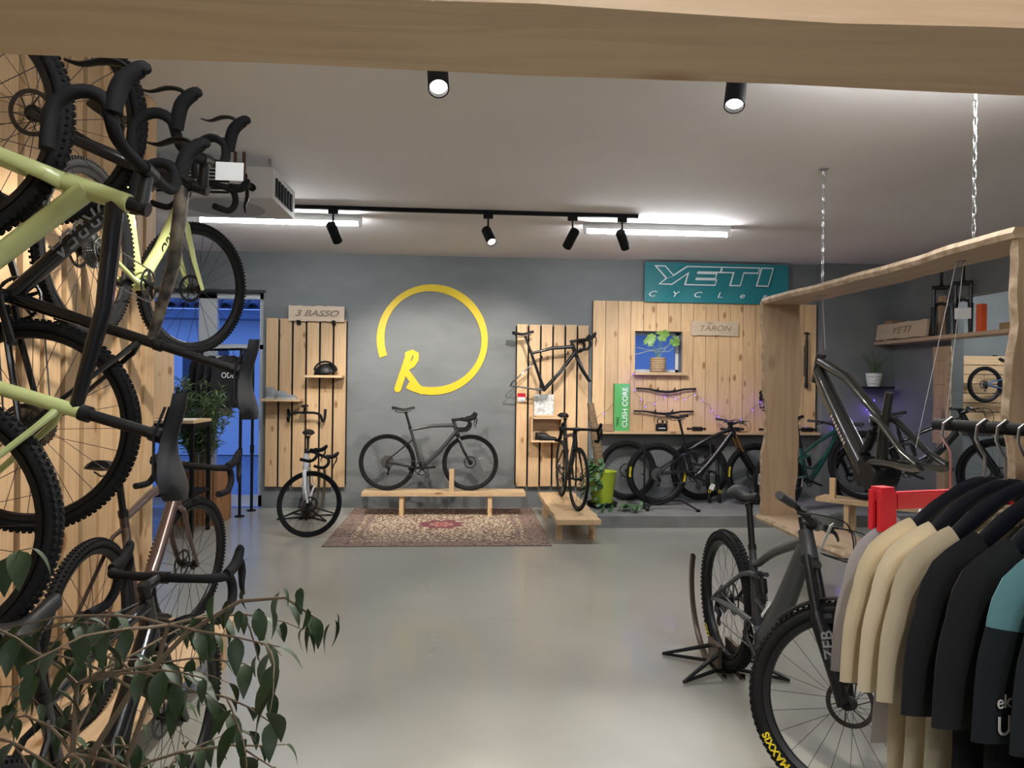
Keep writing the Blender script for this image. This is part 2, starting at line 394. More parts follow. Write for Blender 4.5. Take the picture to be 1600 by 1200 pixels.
def hub_me():
    return cached('hub', lambda: MB().rev([(0, -.055), (.012, -.055), (.012, -.035), (.027, -.033), (.027, -.024), (.015, -.02), (.015, .02), (.027, .024), (.027, .033), (.012, .035), (.012, .055), (0, .055)], 16).mesh('hub', BLACK))
def rotor_me(r=.08):
    def fn():
        mb = MB().rev([(r, -.001), (r, .001), (r * .80, .001), (r * .80, -.001)], 36, True)
        for i in range(6):
            a = i * math.pi / 3
            mb.tube([(.02 * math.cos(a), 0, .02 * math.sin(a)), (r * .84 * math.cos(a + .5), 0, r * .84 * math.sin(a + .5))], .003, 4, False)
        return mb.mesh('disc_rotor', DARKSTEEL)
    return cached(('rotor', r), fn)
def cassette_me():
    def fn():
        mb = MB(); n = 9
        for i in range(n):
            r = .075 - i * .0062; yy = -.018 - i * .0038
            prof = []
            k = 30
            vs_ = [((r + (.003 if j % 2 else -.002)) * math.cos(2 * math.pi * j / (2 * k)), yy, (r + (.003 if j % 2 else -.002)) * math.sin(2 * math.pi * j / (2 * k))) for j in range(2 * k)]
            vs2 = [(x * .6, yy, z * .6) for x, _, z in vs_]
            m2 = len(vs_)
            mb.add(vs_ + vs2 + [(x, yy - .0018, z) for x, _, z in vs_], [(j, (j + 1) % m2, m2 + (j + 1) % m2, m2 + j) for j in range(m2)] + [(j, 2 * m2 + j, 2 * m2 + (j + 1) % m2, (j + 1) % m2) for j in range(m2)])
        return mb.mesh('cassette', plain('cassette_steel', (.42, .42, .43), .3, 1.0), False)
    return cached('cassette', fn)
def crank_me(rc, arms=True):
    def fn():
        mb = MB(); k = 44
        o_ = [((rc + (.003 if j % 2 else -.001)) * math.cos(math.pi * j / k), (rc + (.003 if j % 2 else -.001)) * math.sin(math.pi * j / k)) for j in range(2 * k)]
        m2 = 2 * k; vs_ = [(x, -.045, z) for x, z in o_] + [(x * .86, -.045, z * .86) for x, z in o_] + [(x, -.049, z) for x, z in o_] + [(x * .86, -.049, z * .86) for x, z in o_]
        fs_ = []
        for j in range(m2):
            j2 = (j + 1) % m2
            fs_ += [(j, j2, m2 + j2, m2 + j), (2 * m2 + j, 3 * m2 + j, 3 * m2 + j2, 2 * m2 + j2), (j, 2 * m2 + j, 2 * m2 + j2, j2), (m2 + j, m2 + j2, 3 * m2 + j2, 3 * m2 + j)]
        mb.add(vs_, fs_)
        for i in range(5):
            a = i * 2 * math.pi / 5 + .3
            mb.tube([(0, -.05, 0), (rc * .9 * math.cos(a), -.047, rc * .9 * math.sin(a))], [.011, .006], 6)
        mb.tube([(0, -.075, 0), (0, .075, 0)], .016, 12)
        return mb.mesh('crankset', BLACK)
    return cached(('crank', rc), fn)
def arm_me():
    return cached('arm', lambda: MB().tube([(0, 0, 0), (.05, -.006, 0), (.165, -.014, 0)], [.017, .012, .014], 8, sq=(1, .6), up=(0, 0, 1)).tube([(.165, -.03, 0), (.165, .004, 0)], .008, 8).mesh('crank_arm', BLACK))
def saddle_me():
    def fn():
        mb = MB(); rows = []
        for i in range(13):
            t = i / 12; x = -.135 + .27 * t; q_ = min(1, max(0, (t - .12) / .5)); q_ = q_ * q_ * (3 - 2 * q_)
            hw = .070 - .050 * q_ - (.022 * (1 - t / .1) ** 2 if t < .1 else 0)
            if t > .95: hw *= .75
            zt = .012 * math.cos(t * 6.3) + .004; th = .024 - .004 * t
            row = []
            for j in range(11):
                a = math.pi * j / 10; yy = hw * math.cos(a)
                row.append((x, yy, zt + .012 * math.sin(a) - th * (abs(math.cos(a)) ** 4)))
            for j in range(1, 6):
                yy = -hw + 2 * hw * j / 6; row.append((x, yy * .85, zt - th * .75))
            rows.append(row)
        mb.grid(rows, wrap=True).add(rows[0], [tuple(range(16))]).add(rows[-1], [tuple(range(15, -1, -1))])
        for s in (-.022, .022):
            mb.tube([(-.10, s * 1.6, -.022), (-.07, s, -.045), (.03, s, -.045), (.10, s * .6, -.022)], .0035, 6)
        return mb.mesh('saddle', plain('saddle_black', (.008, .008, .009), .55, spec=.3))
    return cached('saddle', fn)
def dropbar_me():
    def fn():
        mb = MB(); hw = .205
        for s in (-1, 1):
            pts = [(0, 0, 0), (0, s * .07, 0), (.004, s * .13, .0), (.02, s * .175, -.002), (.05, s * (hw - .008), -.004), (.085, s * hw, -.012), (.105, s * (hw + .004), -.045), (.098, s * (hw + .010), -.085), (.065, s * (hw + .015), -.118), (.02, s * (hw + .018), -.125), (-.04, s * (hw + .02), -.125)]
            mb.tube(pts, [.0155, .0155, .0145] + [.0165] * 8, 10, sm=3)
        return mb.mesh('handlebar', MATTE)
    return cached('dropbar', fn)
def hood_me(s):
    def fn():
        mb = MB(); hw = .207 * s
        mb.tube([(.06, hw, .004), (.10, hw, .010), (.135, hw, .022), (.16, hw, .048), (.168, hw, .068), (.160, hw, .078)], [.018, .021, .021, .020, .018, .008], 12, sq=(1.05, .85), up=(0, 0, 1), sm=3)
        return mb.mesh('hood', MATTE)
    return cached(('hood', s), fn)
def lever_me(s):
    def fn():
        hw = .207 * s
        return MB().tube([(.150, hw, .05), (.175, hw * 1.01, .020), (.178, hw * 1.03, -.02), (.165, hw * 1.06, -.065), (.172, hw * 1.08, -.10)], [.009, .012, .013, .009, .005], 8, sq=(.55, 1.2), up=(1, 0, 0), sm=3).mesh('brake_lever', BLACK)
    return cached(('lever', s), fn)
def chain_me(rc, rr, dx, dz):
    # closed run round the chainring (origin) and a sprocket at (dx, dz); two jockey wheels below
    def fn():
        mb = MB(); pts = []
        y0 = -.046
        for i in range(9):
            a = R(95 - i * 23.5); pts.append((rc * math.cos(a), y0, rc * math.sin(a)))
        pts += [(dx + .035, y0, dz - .115), (dx + .012, y0, dz - .135), (dx - .004, y0, dz - .12), (dx + .025, y0, dz - .075)]
        for i in range(5):
            a = R(-60 - i * 50); pts.append((dx + rr * math.cos(a), y0, dz + rr * math.sin(a)))
        mb.tube(pts, .0042, 5, closed=True, sq=(1, .7), up=(0, 1, 0))
        return mb.mesh('chain', plain('chain_steel', (.34, .34, .35), .3, 1.0))
    return cached(('chain', rc, rr, round(dx, 2), round(dz, 2)), fn)
def mech_me():
    return cached('mech', lambda: MB().tube([(-.01, -.05, -.02), (.015, -.058, -.06), (.03, -.05, -.075)], [.012, .017, .012], 8).tube([(.025, -.05, -.072), (.012, -.05, -.135)], [.010, .010], 6, sq=(1, .4)).rev([(0, -.004), (.018, -.004), (.018, .004), (0, .004)], 12, M=T(.025, -.045, -.075)).rev([(0, -.004), (.018, -.004), (.018, .004), (0, .004)], 12, M=T(.012, -.045, -.13)).mesh('rear_derailleur', BLACK))

def wheel(name, parent, M, Rr, wd, knob=0, depth=.022, rimmat=None, front=True, rotor=.08, tyre_text=None, nsp=24, cass=True):
    rimmat = rimmat or BLACK
    wo = inst(name, rim_me(Rr, wd, depth, rimmat), parent, M)
    inst('tyre', tyre_me(Rr, wd, knob), wo); inst('spokes', spokes_me(Rr, wd, depth, nsp), wo); inst('hub', hub_me(), wo)
    if rotor: inst('disc_rotor', rotor_me(rotor), wo, T(0, .036, 0))
    if not front and cass: inst('cassette', cassette_me(), wo)
    if tyre_text: tyre_lettering(wo, Rr, wd, *tyre_text)
    return wo
def tyre_lettering(wo, Rr, wd, txt, size, mat, angs, sides=(1, -1)):
    # letters bent round the sidewall
    def fn(s):
        cu = text_mesh(txt, size, mat, .0004, bold=.0012)
        rad = Rr - wd * .52
        for v in cu.vertices:
            a = -v.co.x / rad; rr = rad + v.co.y; z = v.co.z
            ca = math.pi / 2 + a
            v.co = Vector((rr * math.cos(ca) * (1 if s < 0 else -1), s * (wd * .5 + .0012 + z), rr * math.sin(ca)))
        if s > 0: pass
        return cu
    for s in sides:
        me = cached(('tl', txt, mat.name, Rr, wd, s, size), lambda: fn(s))
        for a in angs:
            inst('tyre_lettering', me, wo, Matrix.Rotation(R(a), 4, 'Y'))

def put_bike(rear, front, up=(0, 0, 1), wb=1.03, R_=.35):
    """matrix for a bike whose wheels touch at the two points; bike origin is the ground under the rear axle"""
    rear, front = Vector(rear), Vector(front)
    return frame_m(rear, front - rear, up)

def bike(name, label, M, kind='gravel', steer=0., paint=None, accent=None, knob=None, group=None, letters=None, pedals=False, crank=20.,
         wheels=True, rim_depth=None, forkmat=None, tyre_text=None, seat_h=.98, stemmat=None, toptube=None, stays=None, downtube=None, saddle=True, rotor=True, drop=0, drivetrain=True, bars=True):
    paint = paint or CARBON; accent = accent or paint
    o = empty(name, M); tag(o, label, 'bicycle' if wheels else 'bicycle frame', group)
    if kind in ('road', 'gravel'):
        Rr, wd = (.338, .029) if kind == 'road' else (.352, .042)
        kn = None if kind == 'road' else .020
        wb, cs, bbz = (.99, .41, .27) if kind == 'road' else (1.03, .425, .275)
        hang, off, fl, hl = 72.3, .046, .375 + (Rr - .338) * 1.5, .14
        sth = R(73.5); stl = .49
    else:
        Rr, wd, kn = .372, .062, .026
        wb, cs, bbz = 1.24, .445, .345
        hang, off, fl, hl = 64.8, .044, .555, .11
        sth = R(76); stl = .40
    if knob is not None: kn = knob
    if kn: o.matrix_world = M @ T(0, 0, kn * .26)              # the tread blocks stand on the ground
    rd = rim_depth or (.028 if kind == 'road' else .024)
    ra = Vector((0, 0, Rr)); fa = Vector((wb, 0, Rr)); bb = Vector((cs, 0, bbz))
    ha = R(hang); ax = Vector((-math.cos(ha), 0, math.sin(ha)))
    p0 = fa - Vector((math.sin(ha), 0, math.cos(ha))) * off
    hb = p0 + ax * fl; ht = hb + ax * hl
    sc_ = bb + Vector((-math.cos(sth), 0, math.sin(sth))) * stl
    sd = (sc_ - bb).normalized()
    sad = bb + sd * ((seat_h - bbz) / sd.z)
    SM = T(*p0) @ Matrix.Rotation(R(steer), 4, ax) @ T(*(-p0))
    mats = [paint, accent, toptube or paint, stays or paint, downtube or paint]
    fr = MB()
    if kind in ('road', 'gravel'):
        fr.mi = 0; fr.tube([hb - ax * .005, ht + ax * .005], [.027, .024], 12)
        fr.mi = 4; fr.tube([hb + ax * .035, hb.lerp(bb, .5), bb], [.030, .029, .030], 12, sq=(1.05, .85), up=(0, 1, 0))
        fr.mi = 2; fr.tube([ht - ax * .03, ht.lerp(sc_, .5), sc_ - sd * .015], [.022, .019, .015], 10, sq=(1, 1.1), up=(0, 1, 0))
        fr.mi = 0; fr.tube([bb, bb.lerp(sc_, .5), sc_ + sd * .012], [.025, .019, .018], 10)
        fr.tube([bb + Vector((0, -.035, 0)), bb + Vector((0, .035, 0))], .023, 14)
        fr.mi = 3
        for s in (-1, 1):
            fr.tube([bb + Vector((-.03, s * .024, 0)), bb + Vector((-.12, s * .034, .012)), ra + Vector((.02, s * .062, 0)), ra + Vector((-.008, s * .064, .004))], [.015, .011, .009, .011], 8)
            ssj = sc_ - sd * (.05 if kind == 'gravel' else .13)
            fr.tube([ssj, ssj + Vector((-.045, s * .03, -.035)), ra + Vector((.01, s * .062, .03)), ra + Vector((0, s * .064, 0))], [.011, .009, .007, .010], 8)
    else:
        e = kind == 'emtb'
        fr.mi = 0; fr.tube([hb - ax * .005, ht + ax * .005], [.034, .031], 12)
        low = bb + Vector((.06, 0, .0))
        if e: fr.tube([hb + ax * .04 + Vector((-.02, 0, 0)), hb.lerp(bb, .5) + Vector((.02, 0, -.02)), bb + Vector((.09, 0, .0)), bb + Vector((.02, 0, -.03))], [.038, .050, .055, .05], 14, sq=(1.2, .8), up=(1, 0, 0), sm=4)
        else: fr.tube([hb + ax * .035, hb.lerp(bb, .45) + Vector((.01, 0, -.02)), bb + Vector((.07, 0, .015)), bb], [.031, .033, .031, .028], 12, sq=(1.1, .9), up=(1, 0, 0), sm=4)
        top_e = sc_ - sd * .03
        fr.mi = 2; fr.tube([ht - ax * .035, ht.lerp(top_e, .55) + Vector((0, 0, -.03)), top_e + Vector((.05, 0, -.03)), top_e], [.028, .023, .018, .016], 10, sq=(1, .9), up=(0, 1, 0), sm=4)
        fr.mi = 0; fr.tube([bb, bb.lerp(sc_, .6), sc_], [.030, .021, .019], 10)
        # low brace from seat tube to down tube and the shock
        br = bb.lerp(sc_, .42)
        fr.tube([br, br + Vector((.14, 0, -.03)), hb.lerp(bb, .52)], [.016, .016, .018], 8)
        fr.tube([bb + Vector((0, -.04, 0)), bb + Vector((0, .04, 0))], .045 if e else .028, 16)
        fr.mi = 3; piv = sc_ - sd * .11
        for s in (-1, 1):
            fr.tube([bb + Vector((-.02, s * .03, .05)), bb + Vector((-.12, s * .04, .055)), ra + Vector((.03, s * .07, .01)), ra + Vector((-.01, s * .074, 0))], [.018, .014, .012, .014], 8, sq=(1.2, .8))
            fr.tube([piv + Vector((.02, s * .03, 0)), piv + Vector((-.07, s * .036, -.03)), ra + Vector((.02, s * .07, .03)), ra + Vector((0, s * .074, .0))], [.014, .012, .010, .012], 8)
            fr.tube([piv + Vector((.02, s * .03, 0)), piv + Vector((.09, s * .028, .012))], [.013, .012], 8)
    fo = fr.build('frame', mats, o)
    if kind in ('mtb', 'emtb'):
        br = bb.lerp(sc_, .42); piv = sc_ - sd * .11 + Vector((.09, 0, .012)); q = br + Vector((.10, 0, 0)); 
        sh = MB().tube([piv, q], .011, 10).tube([piv.lerp(q, .12), piv.lerp(q, .62)], .024, 12)
        for i in range(5):
            c = piv.lerp(q, .62 + i * .06); sh.tube([c, c + (q - piv).normalized() * .006], .020, 10)
        sh.build('rear_shock', BLACK, o)
    if letters:
        for (txt, size, mat, t, side, flip) in letters:
            a, b_ = bb, hb
            d_ = (b_ - a).normalized(); nrm = Vector((0, side, 0)); upv = nrm.cross(d_)
            if flip: d_, upv = -d_, -upv
            pos = a.lerp(b_, t) + nrm * (.0275 if kind in ('road', 'gravel') else .042)
            Mx = Matrix((d_, upv, nrm)).transposed().to_4x4(); Mx.translation = pos
            if isinstance(txt, int):                            # lettering too small to read: a row of marks
                me = cached(('mark', size, mat.name), lambda: MB().box((0, 0, 0), (size * .6, size, .002)).mesh('letter_mark', mat, False))
                for i in range(txt): inst('letter_mark', me, fo, Mx @ T((i - txt / 2) * size * 1.1, 0, 0))
            else: text('frame_lettering', txt, size, mat, Mx, fo, depth=.0012, shear=.2)
    # fork
    fk = MB(); fm = forkmat or accent
    if kind in ('road', 'gravel'):
        fk.tube([hb + ax * .0, hb - ax * .02], [.027, .026], 12)
        for s in (-1, 1):
            cr = hb - ax * .02
            fk.tube([cr, cr - ax * .03 + Vector((0, s * .035, 0)), p0 + ax * .16 + Vector((.012, s * .052, 0)), fa + Vector((0, s * .054, .0))], [.020, .017, .013, .010], 10, sq=(1.25, .75), up=(1, 0, 0))
    else:
        cr = hb - ax * .02
        fk.mi = 0
        fk.tube([cr + Vector((0, -.075, 0)), cr + Vector((0, .075, 0))], .025, 10).tube([hb + ax * .01, cr], .026, 10)
        for s in (-1, 1):
            y_ = Vector((0, s * .068, 0)); lo = fa + Vector((-.012, 0, 0))
            fk.mi = 2 if kind == 'mtb' and forkmat else 1
            fk.tube([cr + y_ - ax * -.02, cr + y_ - ax * .22], .0185, 12)
            fk.mi = 0
            fk.tube([cr + y_ - ax * .20, cr + y_ - ax * .23, lo + y_ + ax * .06, lo + y_ - ax * .02], [.024, .028, .027, .018], 12)
            fk.tube([lo + y_ + ax * .02, fa + y_ * .95], [.022, .02], 8)
        am = cr - ax * .23
        fk.tube([am + Vector((0, -.068, 0)), am + Vector((.035, -.045, .02)), am + Vector((.045, 0, .026)), am + Vector((.035, .045, .02)), am + Vector((0, .068, 0))], .018, 8)
    fko = fk.build('fork', [fm if kind in ('road', 'gravel') else BLACK, BLACK, forkmat or BLACK], o, SM)
    if kind == 'emtb':
        for s in (-1, 1):
            c = fa + ax * .20 + Vector((-.012, s * .068, 0)); ou = Vector((0, s, 0)); dn = -ax if s > 0 else ax; dn = ax
            rt = ou.cross(ax) * -1
            Mx = Matrix((ax, ou.cross(ax), ou)).transposed().to_4x4(); Mx.translation = c + ou * .0285
            text('fork_lettering', 'ZEB', .062, LETTER_G, Mx, fko, depth=.001, bold=.001)
        # short mudguard over the tyre
        mgd = MB().rev([(Rr + .012, -.036), (Rr + .020, -.015), (Rr + .020, .015), (Rr + .012, .036)], 14, arc=(R(70), R(150))).build('mudguard', BLACK, fko, T(*fa))
    if wheels:
        wheel('front_wheel', o, SM @ T(*fa), Rr, wd, kn or 0, rd, front=True, rotor=(.09 if 'mtb' in kind else .075) if rotor else 0, tyre_text=tyre_text)
        wheel('rear_wheel', o, T(*ra), Rr, wd, kn or 0, rd, front=False, rotor=(.09 if 'mtb' in kind else .075) if rotor else 0, tyre_text=tyre_text)
    # seatpost and saddle
    dr = .012
    MB().tube([sc_ - sd * .02, sad - sd * .05], .0145 if kind != 'emtb' else .016, 12).tube([sc_ + sd * .0, sc_ + sd * .025], .021, 12).tube([sad - sd * .065, sad - sd * .035], .02, 8).build('seatpost', BLACK, o)
    if saddle: inst('saddle', saddle_me(), o, T(sad.x - .015, 0, sad.z) @ RY(drop))
    # cockpit
    sp = MB(); st = ht + ax * .035
    if kind in ('road', 'gravel'):
        bc = st + Vector((.095, 0, .012))
        sp.tube([ht, st + ax * .02], .019, 10).tube([st + Vector((-.012, 0, 0)), bc], [.019, .017], 10, sq=(1, .95)).tube([bc + Vector((0, -.03, 0)), bc + Vector((0, .03, 0))], .021, 10)
        sp.build('stem', stemmat or BLACK, o, SM)
        hbr = inst('handlebar', dropbar_me(), o, SM @ T(*bc))
        for s in (-1, 1):
            inst('hood', hood_me(s), hbr); inst('brake_lever', lever_me(s), hbr)
    else:
        bc = st + Vector((.045, 0, .008))
        sp.tube([ht, st + ax * .025], .021, 10).tube([st, bc], [.022, .020], 10).tube([bc + Vector((0, -.028, 0)), bc + Vector((0, .028, 0))], .024, 10)
        sp.build('stem', BLACK, o, SM)
        def fb():
            mb = MB()
            mb.tube([(-.045, -.39, .03), (-.03, -.25, .028), (-.004, -.09, .004), (0, 0, 0), (-.004, .09, .004), (-.03, .25, .028), (-.045, .39, .03)], [.011, .011, .015, .016, .015, .011, .011], 10, sm=4)
            return mb.mesh('handlebar', BLACK)
        hbr = inst('handlebar', cached('flatbar', fb), o, SM @ T(*bc))
        for s in (-1, 1):
            inst('grip', cached(('grip', s), lambda: MB().tube([(-.031, s * .26, .0282), (-.045, s * .395, .030)], .017, 12).tube([(-.045, s * .393, .030), (-.0452, s * .399, .030)], [.0175, .0165], 12).mesh('grip', plain('grip_grey', (.035, .035, .037), .6))), hbr)
            inst('brake_lever', cached(('flever', s), lambda: MB().tube([(-.02, s * .20, .026), (.012, s * .20, .018), (.03, s * .225, .008), (.028, s * .30, -.006), (.02, s * .335, -.01)], [.013, .012, .008, .006, .005], 8).tube([(-.025, s * .205, .027), (.0, s * .165, .022)], [.012, .009], 8).mesh('brake_lever', BLACK)), hbr)
        cb = MB()
        for k, (dy, l) in enumerate(((.17, .10), (-.17, .13), (.13, .16))):
            a = bc + Vector((.01, dy, .02)); b_ = hb + Vector((.04, .02 * (1 if dy > 0 else -1), .03))
            cb.tube([a, a.lerp(b_, .2) + Vector((l, 0, .03)), a.lerp(b_, .65) + Vector((l * 1.1, 0, -.03)), b_], .0028, 6, sm=6)
        cb.build('cables', MATTE, o, SM)
    # drivetrain
    if not drivetrain: return o
    rc = .083 if kind == 'road' else (.075 if kind == 'gravel' else .065)
    ck = inst('crankset', crank_me(rc), o, T(*bb) @ Matrix.Rotation(R(crank), 4, 'Y'))
    inst('crank_arm', arm_me(), ck, T(0, -.062, 0)); inst('crank_arm', arm_me(), ck, S(-1, -1, 1) @ T(0, -.062, 0))
    if pedals:
        pm = cached('pedal', lambda: MB().box((0, -.05, 0), (.085, .09, .014)).mesh('pedal', BLACK, False))
        inst('pedal', pm, ck, T(.165, -.075, 0)); inst('pedal', pm, ck, T(-.165, .175, 0))
    if wheels:
        inst('chain', chain_me(rc, .045, ra.x - bb.x, ra.z - bb.z), o, T(*bb)); inst('rear_derailleur', mech_me(), o, T(*ra))
    return o
def hang_up(o_front, o_rear_dir): pass
# ------------------------------------------------------------------ bikes in the shop
GREYP = plain('graphite_paint', (.05, .05, .055), .35, .3, coat=.3)
WHITEP = plain('white_paint', (.75, .75, .76), .25, coat=.5)
BRONZE = plain('bronze_paint', (.085, .055, .048), .3, .5, coat=.4)
TEALP = plain('teal_paint', (.012, .085, .075), .3, .2, coat=.5)
CHAR = plain('charcoal_paint', (.045, .048, .052), .42, .1)
GOLD = plain('gold_stanchion', (.45, .26, .08), .25, 1.0)
CAMO = mottled('camo_paint', (.015, .015, .015), (.17, .14, .10), 26, .35, detail=1)
BLUEP = plain('blue_paint', (.10, .17, .30), .35, .3); PINKP = plain('pink_paint', (.45, .10, .18), .4)
HUNG = 'bikes hung up on the plank wall'
ob = ('ORBEA', .075, LETTER_G, .52, 1, True)
bike('gravel_bike', 'lime and black gravel bike hung nose up on the plank wall nearest the viewer', frame_m((-1.72, 1.87, 1.21), (0, .02, 1), (1, 0, 0)), 'gravel', steer=-4,
     paint=LIME, accent=LIME, toptube=CARBON, downtube=LIME, stays=LIME, group=HUNG, seat_h=.98)
bike('gravel_bike', 'black gravel bike with camouflage top tube hung nose up on the plank wall', frame_m((-1.79, 2.46, 1.43), (.02, 0, 1), (1, 0, -.04)), 'gravel', steer=10,
     paint=CARBON, toptube=CAMO, group=HUNG, seat_h=1.06, letters=[('ORBEA', .085, LETTER_G, .55, 1, True)])
bike('gravel_bike', 'lime gravel bike hung level on the plank wall with front wheel turned out', frame_m((-1.50, 2.93, 1.74), (.02, 1, -.02), (0, 0, 1)), 'gravel', steer=-27,
     paint=LIME, accent=LIME, group=HUNG, crank=0, letters=[('ORBEA', .085, BLACK, .62, -1, False)])
bike('gravel_bike', 'dark bronze gravel bike standing on the low bench beside the plank wall', put_bike((-1.44, 2.86, .245), (-1.46, 3.9, .245)), 'gravel', steer=-12,
     paint=BRONZE, group='bikes along the left wall')
bike('gravel_bike', 'black gravel bike standing on the floor behind the ficus branches', put_bike((-1.08, 1.62, 0), (-1.04, 2.65, 0)), 'gravel', steer=-4, paint=CARBON, group='bikes along the left wall')
bike('road_bike', 'white road bike in a floor stand with its front wheel turned sideways', put_bike((-1.78, 8.36, .03), (-1.61, 7.40, 0)), 'road', steer=74, paint=WHITEP, accent=WHITEP)
bike('road_bike', 'grey and black road bike displayed on the bench below the yellow ring', put_bike((-.90, 8.57, .29), (.09, 8.57, .29)), 'road', steer=2, paint=GREYP, accent=CARBON, stays=CARBON,
     downtube=GREYP, toptube=GREYP, crank=-8)
bike('road_bike', 'black road bike facing the room on the bench running out from the wall', put_bike((1.18, 8.46, .24), (1.22, 7.47, .24)), 'road', steer=6, paint=CARBON)
bike('road_frameset', 'black road frameset with saddle and drop bars hung on the slatted panel', frame_m((.60, 8.755, 1.22), (1, 0, .06), (-.06, 0, 1)), 'road', paint=CARBON, wheels=False, drivetrain=False,
     letters=[('ORBEA', .06, LETTER_G, .5, -1, False)])
MX = ('MAXXIS', .034, LETTER_Y, (0, 180))
bike('mountain_bike', 'black trail mountain bike on a display stand on the grey platform', put_bike((2.35, 8.48, .13), (3.55, 8.52, .13)), 'mtb', paint=CARBON, forkmat=GOLD, seat_h=1.07, tyre_text=('MAXXIS', .034, LETTER_Y, (-85, 95)))
bike('mountain_bike', 'teal mountain bike standing behind the hanging wooden frame', put_bike((3.64, 7.97, .13), (4.57, 8.34, .13)), 'mtb', paint=TEALP, seat_h=1.09, tyre_text=('MAXXIS', .034, LETTER_W, (-85, 95)))
bike('mountain_bike', 'black mountain bike on the low bench in the far right corner', put_bike((4.35, 7.45, .36), (5.18, 6.55, .36)), 'mtb', paint=CARBON, seat_h=.95)
bike('electric_mountain_bike', 'charcoal electric mountain bike in a floor stand beside the clothes rack', put_bike((1.47, 3.86, .025), (1.45, 2.62, 0)), 'emtb', steer=52, paint=CHAR, seat_h=1.0,
     tyre_text=('MAXXIS', .04, LETTER_Y, (215,)), letters=[(8, .016, LETTER_W, .36, -1, False)])
kb = bike('kids_bike', 'small blue and pink bike hung on boards in the back room', frame_m((6.62, 8.71, 1.42), (1, 0, -.33), (.33, 0, 1)) @ S(.62, .62, .62), 'mtb', paint=BLUEP, downtube=PINKP, stays=BLUEP, pedals=True, crank=70)

em = bpy.data.objects['electric_mountain_bike']
MB().bbox((-.001, -.035, -.06), (.001, .035, .06)).build('price_tag', PAPER, em, T(.90, .10, .93) @ RZ(50) @ RY(20), smooth=False)
MB().bbox((-.03, -.001, -.045), (.03, .001, .045)).build('price_tag', PAPER, bpy.data.objects['gravel_bike.001'], T(.86, .06, .99), smooth=False)
# bare electric frame hung inside the big wooden frame: forward is +Y
DGREY = plain('raw_carbon', (.03, .03, .029), .25, .3, coat=.6)
ef = empty('electric_bike_frame', frame_m((2.62, 4.30, 1.03), (0, 1, -.09), (0, 0, 1)) @ S(1.12, 1.12, 1.12)); tag(ef, 'bare dark grey electric mountain bike frame hanging inside the wooden frame', 'bicycle frame')
ht, hb, bbp, scp, dro = Vector((.62, 0, .74)), Vector((.66, 0, .62)), Vector((.0, 0, .0)), Vector((-.12, 0, .46)), Vector((-.45, 0, .06))
f_ = MB().tube([hb + Vector((.02, 0, -.03)), ht + Vector((-.01, 0, .03))], [.036, .033], 14)
f_.tube([hb.lerp(ht, .3), Vector((.50, 0, .46)), Vector((.27, 0, .18)), Vector((.10, 0, -.03)), Vector((-.02, 0, -.06))], [.045, .052, .058, .055, .045], 14, sq=(1.15, .85), up=(1, 0, 0))
f_.tube([ht + Vector((-.01, 0, -.02)), Vector((.30, 0, .58)), Vector((.02, 0, .36)), Vector((-.07, 0, .30))], [.034, .03, .025, .022], 12)
f_.tube([Vector((-.01, 0, .03)), Vector((-.05, 0, .26)), scp], [.04, .026, .022], 12)
f_.build('front_triangle', DGREY, ef)
MB().rev([(0, -.07), (.075, -.07), (.085, -.05), (.085, .05), (.075, .07), (0, .07)], 24, M=T(.02, 0, .0)).box((.10, 0, .08), (.14, .09, .12), RY(30)).build('motor', BLACK, ef)
for s in (-1, 1):
    MB().tube([(-.02, s * .05, .07), (-.14, s * .055, .07), (-.40, s * .075, .05), dro + Vector((-.02, s * .078, 0))], [.024, .022, .018, .020], 10, sq=(1.3, .7)).build('chainstay', DGREY, ef)
    MB().tube([(-.02, s * .04, .33), (-.10, s * .05, .30), (-.32, s * .07, .13), dro + Vector((.0, s * .078, .01))], [.022, .02, .016, .018], 10).build('seatstay', DGREY, ef)
MB().tube([(.14, 0, .13), (.02, 0, .28)], .015, 10).tube([(.12, 0, .155), (.05, 0, .243)], .028, 12).tube([(.15, -.03, .12), (.15, .03, .12)], .014, 8).tube([(.0, -.04, .29), (.0, .04, .29)], .014, 8).build('rear_shock', BLACK, ef)
MB().rev([(.03, -.074), (.042, -.074), (.042, -.071), (.03, -.071)], 20, True, M=T(.02, 0, 0)).build('motor_ring', STEEL, ef)
# frame-mounted lettering along the down tube (left side, reads upward)
d_ = (Vector((.50, 0, .46)) - Vector((.10, 0, -.03))).normalized(); n_ = Vector((0, 1, 0)); Mx = Matrix((d_, n_.cross(d_), n_)).transposed().to_4x4(); Mx.translation = Vector((.36, .052, .27))
mk = MB().box((0, 0, 0), (.016, .022, .002)).mesh('letter_mark', plain('letter_rose', (.55, .45, .43), .6), False)
for i in range(9): inst('letter_mark', mk, ef, Mx @ T(-.12 + i * .027, -.012, 0))
# strings that hold it
for a, b_ in [((2.62, 5.05, 2.26), (2.62, 5.0, 1.86)), ((2.60, 3.60, 2.26), (2.54, 3.83, 1.25)), ((2.64, 3.60, 2.26), (2.70, 3.83, 1.25))]:
    MB().tube([Vector(a), Vector(b_)], .0016, 4).build('hanging_cord', WHITE, ef, ef.matrix_world.inverted())

